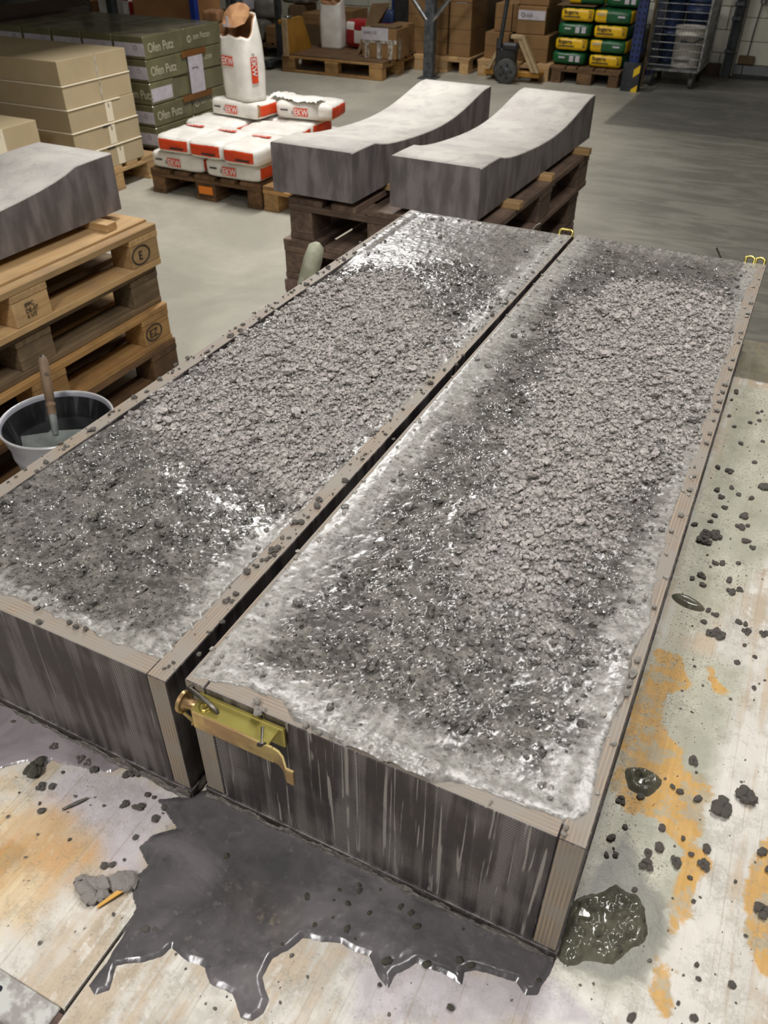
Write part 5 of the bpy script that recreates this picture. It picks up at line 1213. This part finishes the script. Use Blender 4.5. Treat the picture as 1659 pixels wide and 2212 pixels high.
MB().tube([(-.12, -.02, .36), (-.09, .0, .72), (-.06, .02, 1.05)], .02, 10).tube([(-.16, .02, 1.05), (.04, .02, 1.05)], .016, 8).build('drawbar', m_steel_dark, t)
for y, x in ((-.09, -.02), (.0, -.07)):
    w = MB(); w.lathe([(.03, -.022), (.095, -.022), (.108, -.016), (.108, .016), (.095, .022), (.03, .022)], 28); o = w.build('wheel', m_rubber, t); o.location = (x, y, .109); o.rotation_euler = (PI / 2, 0, 0)
    h = MB(); h.lathe([(0, -.026), (.03, -.026), (.034, -.02), (.07, -.016)], 16); 
    o2 = h.build('hub', m_steel_dark, o); o2.rotation_euler = (PI, 0, 0)
    for k in range(5):
        a = 2 * PI * k / 5; MB().tube([(.055 * math.cos(a), .055 * math.sin(a), .021), (.055 * math.cos(a), .055 * math.sin(a), .0235)], .014, 10).build('hub_hole', m_hole, o)
# green and yellow sacks
pallet('brown pallet under the green and yellow sacks', 'brown', -1.725, 8.87, 0, 0, .144, None, .66, 1.1)
GA = bag_mesh(.33, .46, .115, 80, band=[('-y', .03, .97, .02, .98, 1)], wr=.006)
GB = bag_mesh(.33, .46, .115, 81, wr=.006)
GC = bag_mesh(.36, .46, .115, 82, band=[('-y', .0, .34, 0, 1, 1), ('+x', .0, 1, 0, 1, 1), ('-x', .0, 1, 0, 1, 1)], wr=.006)
for me in (GA, GB, GC): me.materials.append(m_green); me.materials.append(m_yel_bag)
def green(label, kind, x, z, y=8.64, rz=0.0):
    t = thing('green_sack', label, 'sack', (x, y, z), rz, 'green and yellow sacks')
    obj('sack_body', {'A': GA, 'B': GB, 'C': GC}[kind], None, t)
    f = -.2345
    if kind == 'A':
        lettering('Bogerra', .045, m_black_ink, t, (-.125, f - .005, .066), FACE_F, 'lettering', .001, .92)
        MB().box(-.125, .035, f - .0055, f - .0045, .038, .047).build('print_line', m_black_ink, t)
        lettering('Z+A', .042, m_black_ink, t, (.112, f - .005, .104), DOWN_F, 'lettering', .0006, .85)
    elif kind == 'B':
        for x2 in (.015, .075): MB().box(x2, x2 + .04, f - .005, f - .004, .035, .085).build('print_patch', m_label, t)
        MB().box(-.09, -.03, f - .005, f - .004, .06, .074).build('print_line', m_label, t)
    else:
        MB().box(.05, .115, f - .005, f - .004, .055, .07).build('print_line', m_label, t)
        MB().box(-.15, -.07, f - .005, f - .004, .07, .085).build('print_line', m_olive_ink, t)
    return t
pos = ['lowest', 'second', 'third', 'fourth', 'top']
for k, kd in enumerate('BABA'):
    green('%s sack, %s of the left column on the brown pallet' % ('yellow fronted green' if kd == 'A' else 'green fronted', pos[k]), kd, -1.925 + (.012 * k), .146 + .121 * k, 8.62)
for k, kd in enumerate('ACACB'):
    green('%s sack, %s of the right column on the brown pallet' % ({'A': 'yellow fronted green', 'C': 'half yellow half green', 'B': 'green'}[kd], pos[k]), kd, -1.565 + .004 * k + (.05 if k == 4 else 0), .146 + .121 * k, 8.62 + (.1 if k == 4 else 0))
for c, x in (('left', -1.925), ('right', -1.565)):
    for k in range(4): green('green sack at the back of the %s column, %s from the floor' % (c, pos[k]), 'B', x, .146 + .121 * k, 9.12)
tag(MB().box(-2.10, -1.74, 8.42, 8.95, .634, .640, 0, .001).build('cardboard_sheet', m_cardboard_shaded), 'flat brown cardboard sheet on top of the left green sacks', 'sheet')
green('green sack lying over the cardboard sheet on top', 'C', -1.86, .641, 8.72, .1)
# blue upright with guard
t = thing('rack_upright', 'blue perforated rack upright between the green sacks and the wire trolley', 'rack', (-1.275, 8.32, 0))
MB().box(-.045, .045, -.03, .03, 0, 2.6, 0, .004).build('upright', m_blue_steel, t)
MB().box(.045, .05, .0, .9, .3, .34, 0, 0).box(-.045, .045, .85, .91, 0, 2.6, 0, .004).build('rear_post', m_blue_steel, t)
for k in range(12):
    for x in (-.022, .022): MB().box(x - .008, x + .008, -.0312, -.0298, .26 + .05 * k, .285 + .05 * k).build('slot', m_hole, t)
t = thing('upright_guard', 'black and yellow striped corner guard at the foot of the blue upright', 'guard', (-1.255, 8.22, 0))
MB().box(-.085, .065, -.004, .0, 0, .24, 0, .001).box(.065, .07, -.004, .12, .0, .24, 0, .001).box(-.09, -.085, -.004, .12, 0, .24, 0, .001).build('plate', m_steel_dark, t)
b = MB().box(.01, .064, -.0062, -.0045, .0, .24); b.build('stripe_ground', m_black, t)
MB().add([(.01, -.0066, .12), (.064, -.0066, .16), (.064, -.0066, .225), (.01, -.0066, .185)], [(0, 1, 2, 3)]).build('yellow_stripe', m_yellow, t)
MB().add([(.01, -.0066, .0), (.064, -.0066, .0), (.064, -.0066, .06), (.01, -.0066, .02)], [(0, 1, 2, 3)]).build('yellow_stripe', m_yellow, t)
# wire trolley
t = thing('wire_trolley', 'grey wire mesh roll trolley with blue and white pails by the wall', 'trolley', (-.975, 8.85, 0))
MB().box(-.23, .26, -.29, .33, .135, .16, 0, .008).build('base_plate', m_steel, t)
for x in (-.18, .20):
    for y in (-.22, .26):
        c = MB().tube([(x - .016, y, .052), (x + .016, y, .052)], .05, 16).build('caster', m_rubber, t)
        MB().box(x - .026, x - .019, y - .03, y + .03, .05, .135).box(x + .019, x + .026, y - .03, y + .03, .05, .135).build('fork', m_steel_dark, c)
for x, y, nm in ((-.225, -.285, 0), (.255, -.285, 0), (-.225, .325, 0), (.255, .325, 0)): MB().box(x - .011, x + .011, y - .011, y + .011, .16, 1.5, 0, .003).build('corner_post', m_steel, t)
for k in range(9):
    z = .19 + .062 * k
    MB().tube([(-.225, -.285, z), (.255, -.285, z)], .0042, 6).build('front_wire', m_steel, t)
b = MB()
for k in range(17): x = -.20 + .027 * k; b.tube([(x, -.289, .165), (x, -.289, .70)], .0010, 4)
o = b.build('fine_wires', m_zinc_post, t); o['kind'] = 'stuff'
for s, nm in ((-.225, 'side_grid'), (.255, 'side_grid')):
    b = MB()
    for k in range(22): z = .19 + .06 * k; b.tube([(s, -.285, z), (s, .325, z)], .003, 5)
    for k in range(16): y = -.26 + .038 * k; b.tube([(s, y, .165), (s, y, 1.5)], .0022, 5)
    o = b.build(nm, m_steel, t); o['kind'] = 'stuff'
def pail(label, x, y, z, r, h, mat, handle=True):
    t = thing('pail', label, 'pail', (x, y, z))
    MB().lathe([(0, 0), (r * .86, 0), (r * .9, .01), (r * .98, h * .8), (r * 1.04, h * .8), (r * 1.04, h * .84), (r, h * .85), (r * 1.01, h * .96), (r * 1.05, h * .96), (r * 1.05, h), (r * .9, h), (r * .86, h * .97), (0, h * .97)], 36).build('body', mat, t)
    if handle:
        MB().tube([(-.02, -r * 1.03, h * .66), (.06, -r * 1.02, h * .64), (r * 1.0, -.03, h * .74)], .006, 8).build('handle', m_steel_dark, t)
        MB().tube([(-.055, -r * 1.0, h * .66), (.0, -r * 1.06, h * .66)], .012, 10).build('grip', m_black, t)
        MB().box(-.09, .05, -r * 1.0, -r * .93, h * .17, h * .22, 0, 0).build('label_mark', m_grey_sack, t)
    return t
pail('white plastic pail with a dark grip in the wire trolley', -.885, 8.75, .162, .135, .335, m_pail)
for k in range(2): pail('blue plastic drum at the left in the wire trolley, %s one' % ('lower', 'upper')[k], -1.09, 8.99 if k == 0 else 8.99, .162 + .30 * k, .095 + .02 * 0, .298, m_blue_plastic, False)
pail('tall blue plastic drum behind the white pail', -.87, 9.02, .162, .125, .53, m_blue_plastic, False)
tag(MB().box(-1.216, -1.198, 8.50, 8.53, .0, 1.2, 0, .003).build('wooden_slat', PAL['old']['Z']), 'grey wooden slat leaning between the blue upright and the trolley', 'slat')

# ------------------------------------------------------------------ clutter at the back left
pallet('pallet with sacks and boxes behind the standing open sack', 'brown', -5.42, 8.77, 0, 0, .144, None, .8, 1.1)
carton('brown box at the front right of the back left pallet', -5.27, -5.035, 8.22, 8.6, .145, .305, m_cardboard)
BG = bag_mesh(.24, .36, .20, 90, wr=.008); BG.materials.append(m_grey_sack)
tag(obj('grey_sack', BG, None, None, (-5.42, 8.40, .147)), 'bulging grey sack beside the brown box on the back left pallet', 'sack')
tag(obj('grey_sack', BG, None, None, (-5.40, 8.52, .345), (0, 0, .3)), 'grey sack lying on the other grey sack at the back left', 'sack')
carton('brown box standing behind on the back left pallet', -5.20, -5.02, 8.62, 8.95, .145, .47, m_cardboard_shaded)
carton('shaded box in the middle of the back left pallet', -5.24, -5.205, 8.66, 9.0, .145, .44, m_cardboard_shaded)
BP = bag_mesh(.36, .3, .22, 91, wr=.014); BP.materials.append(plain('milky_film', srgb(150, 148, 140), srgb(112, 110, 102), .3, 16, .5, 16))
tag(obj('film_bundle', BP, None, None, (-5.14, 8.80, .472)), 'crumpled milky film bundle on the boxes at the back left', 'bundle')
carton('tan box under a white one at the back left', -5.78, -5.56, 8.30, 8.6, .147, .42, m_tan_box)
carton('white box on the tan box at the back left', -5.78, -5.56, 8.30, 8.6, .42, .62, m_label, None, False)
BT_ = bag_mesh(.16, .22, .10, 92, wr=.008); BT_.materials.append(m_brown_paper)
for k in range(6): tag(obj('brown_sack', BT_, None, None, (-4.91, 6.85, .10 * k), (0, 0, .1 * (k % 3))), 'brown paper sack, %s from the floor, of the thin stack behind the olive cartons' % ('first', 'second', 'third', 'fourth', 'fifth', 'sixth')[k], 'sack', 'brown sacks behind the cartons')
t = thing('rack_post', 'dark grey steel rack post behind the standing open sack', 'rack', (-4.75, 6.95, 0))
MB().box(-.065, -.01, -.05, .05, 0, 2.4, 0, .004).box(.005, .06, -.05, .05, 0, 2.4, 0, .004).build('post', m_zinc_post, t); MB().box(-.07, .07, -.09, .09, 0, .01).build('foot_plate', m_zinc_post, t)
t = thing('rack_upright', 'narrow bright blue rack upright behind the olive cartons', 'rack', (-5.14, 6.85, 0))
MB().box(-.03, .03, -.03, .03, 0, 2.4, 0, .003).build('upright', plain('bright_blue', srgb(28, 58, 150), rough=.45), t)
def pile(label, x0, x1, z, y=6.9, mat=None, lab=None):
    return carton(label, x0, x1, y, y + .45, 0, z, mat or m_tan_box, None, False, lab, 'tan_box')
pile('tall tan carton left of the narrow blue upright', -5.92, -5.19, .66)
pile('small red and tan carton behind the olive cartons', -6.02, -5.93, .60, 6.95, m_red_bag)
pile('tan carton seen over the dark wrapped load', -7.2, -6.86, .72, 7.0)
pile('second tan carton right of the first over the dark wrapped load', -6.85, -6.60, .66, 7.0)
for x0, x1, nm in ((-6.45, -6.22, 'left'), (-6.14, -6.05, 'right')):
    t = pile('white carton with a red mark behind the olive cartons, %s one' % nm, x0, x1, .72, 7.0, m_white_paper)
    MB().box(-.02, .05, -.232, -.23, .60, .625).build('red_mark', m_red_bag, t)
for x in (-6.53, -6.18): 
    t = thing('rack_post', 'dark rack post beside the %s white carton behind the olive cartons' % ('left' if x < -6.3 else 'right'), 'rack', (x, 6.9, 0)); MB().box(-.04, .04, -.04, .04, 0, 2.4, 0, .004).build('post', m_steel_dark, t)
pallet('light pallet half hidden between the white sacks and the dark pallet stack', 'pine', -1.985, 4.285, 0, 0)
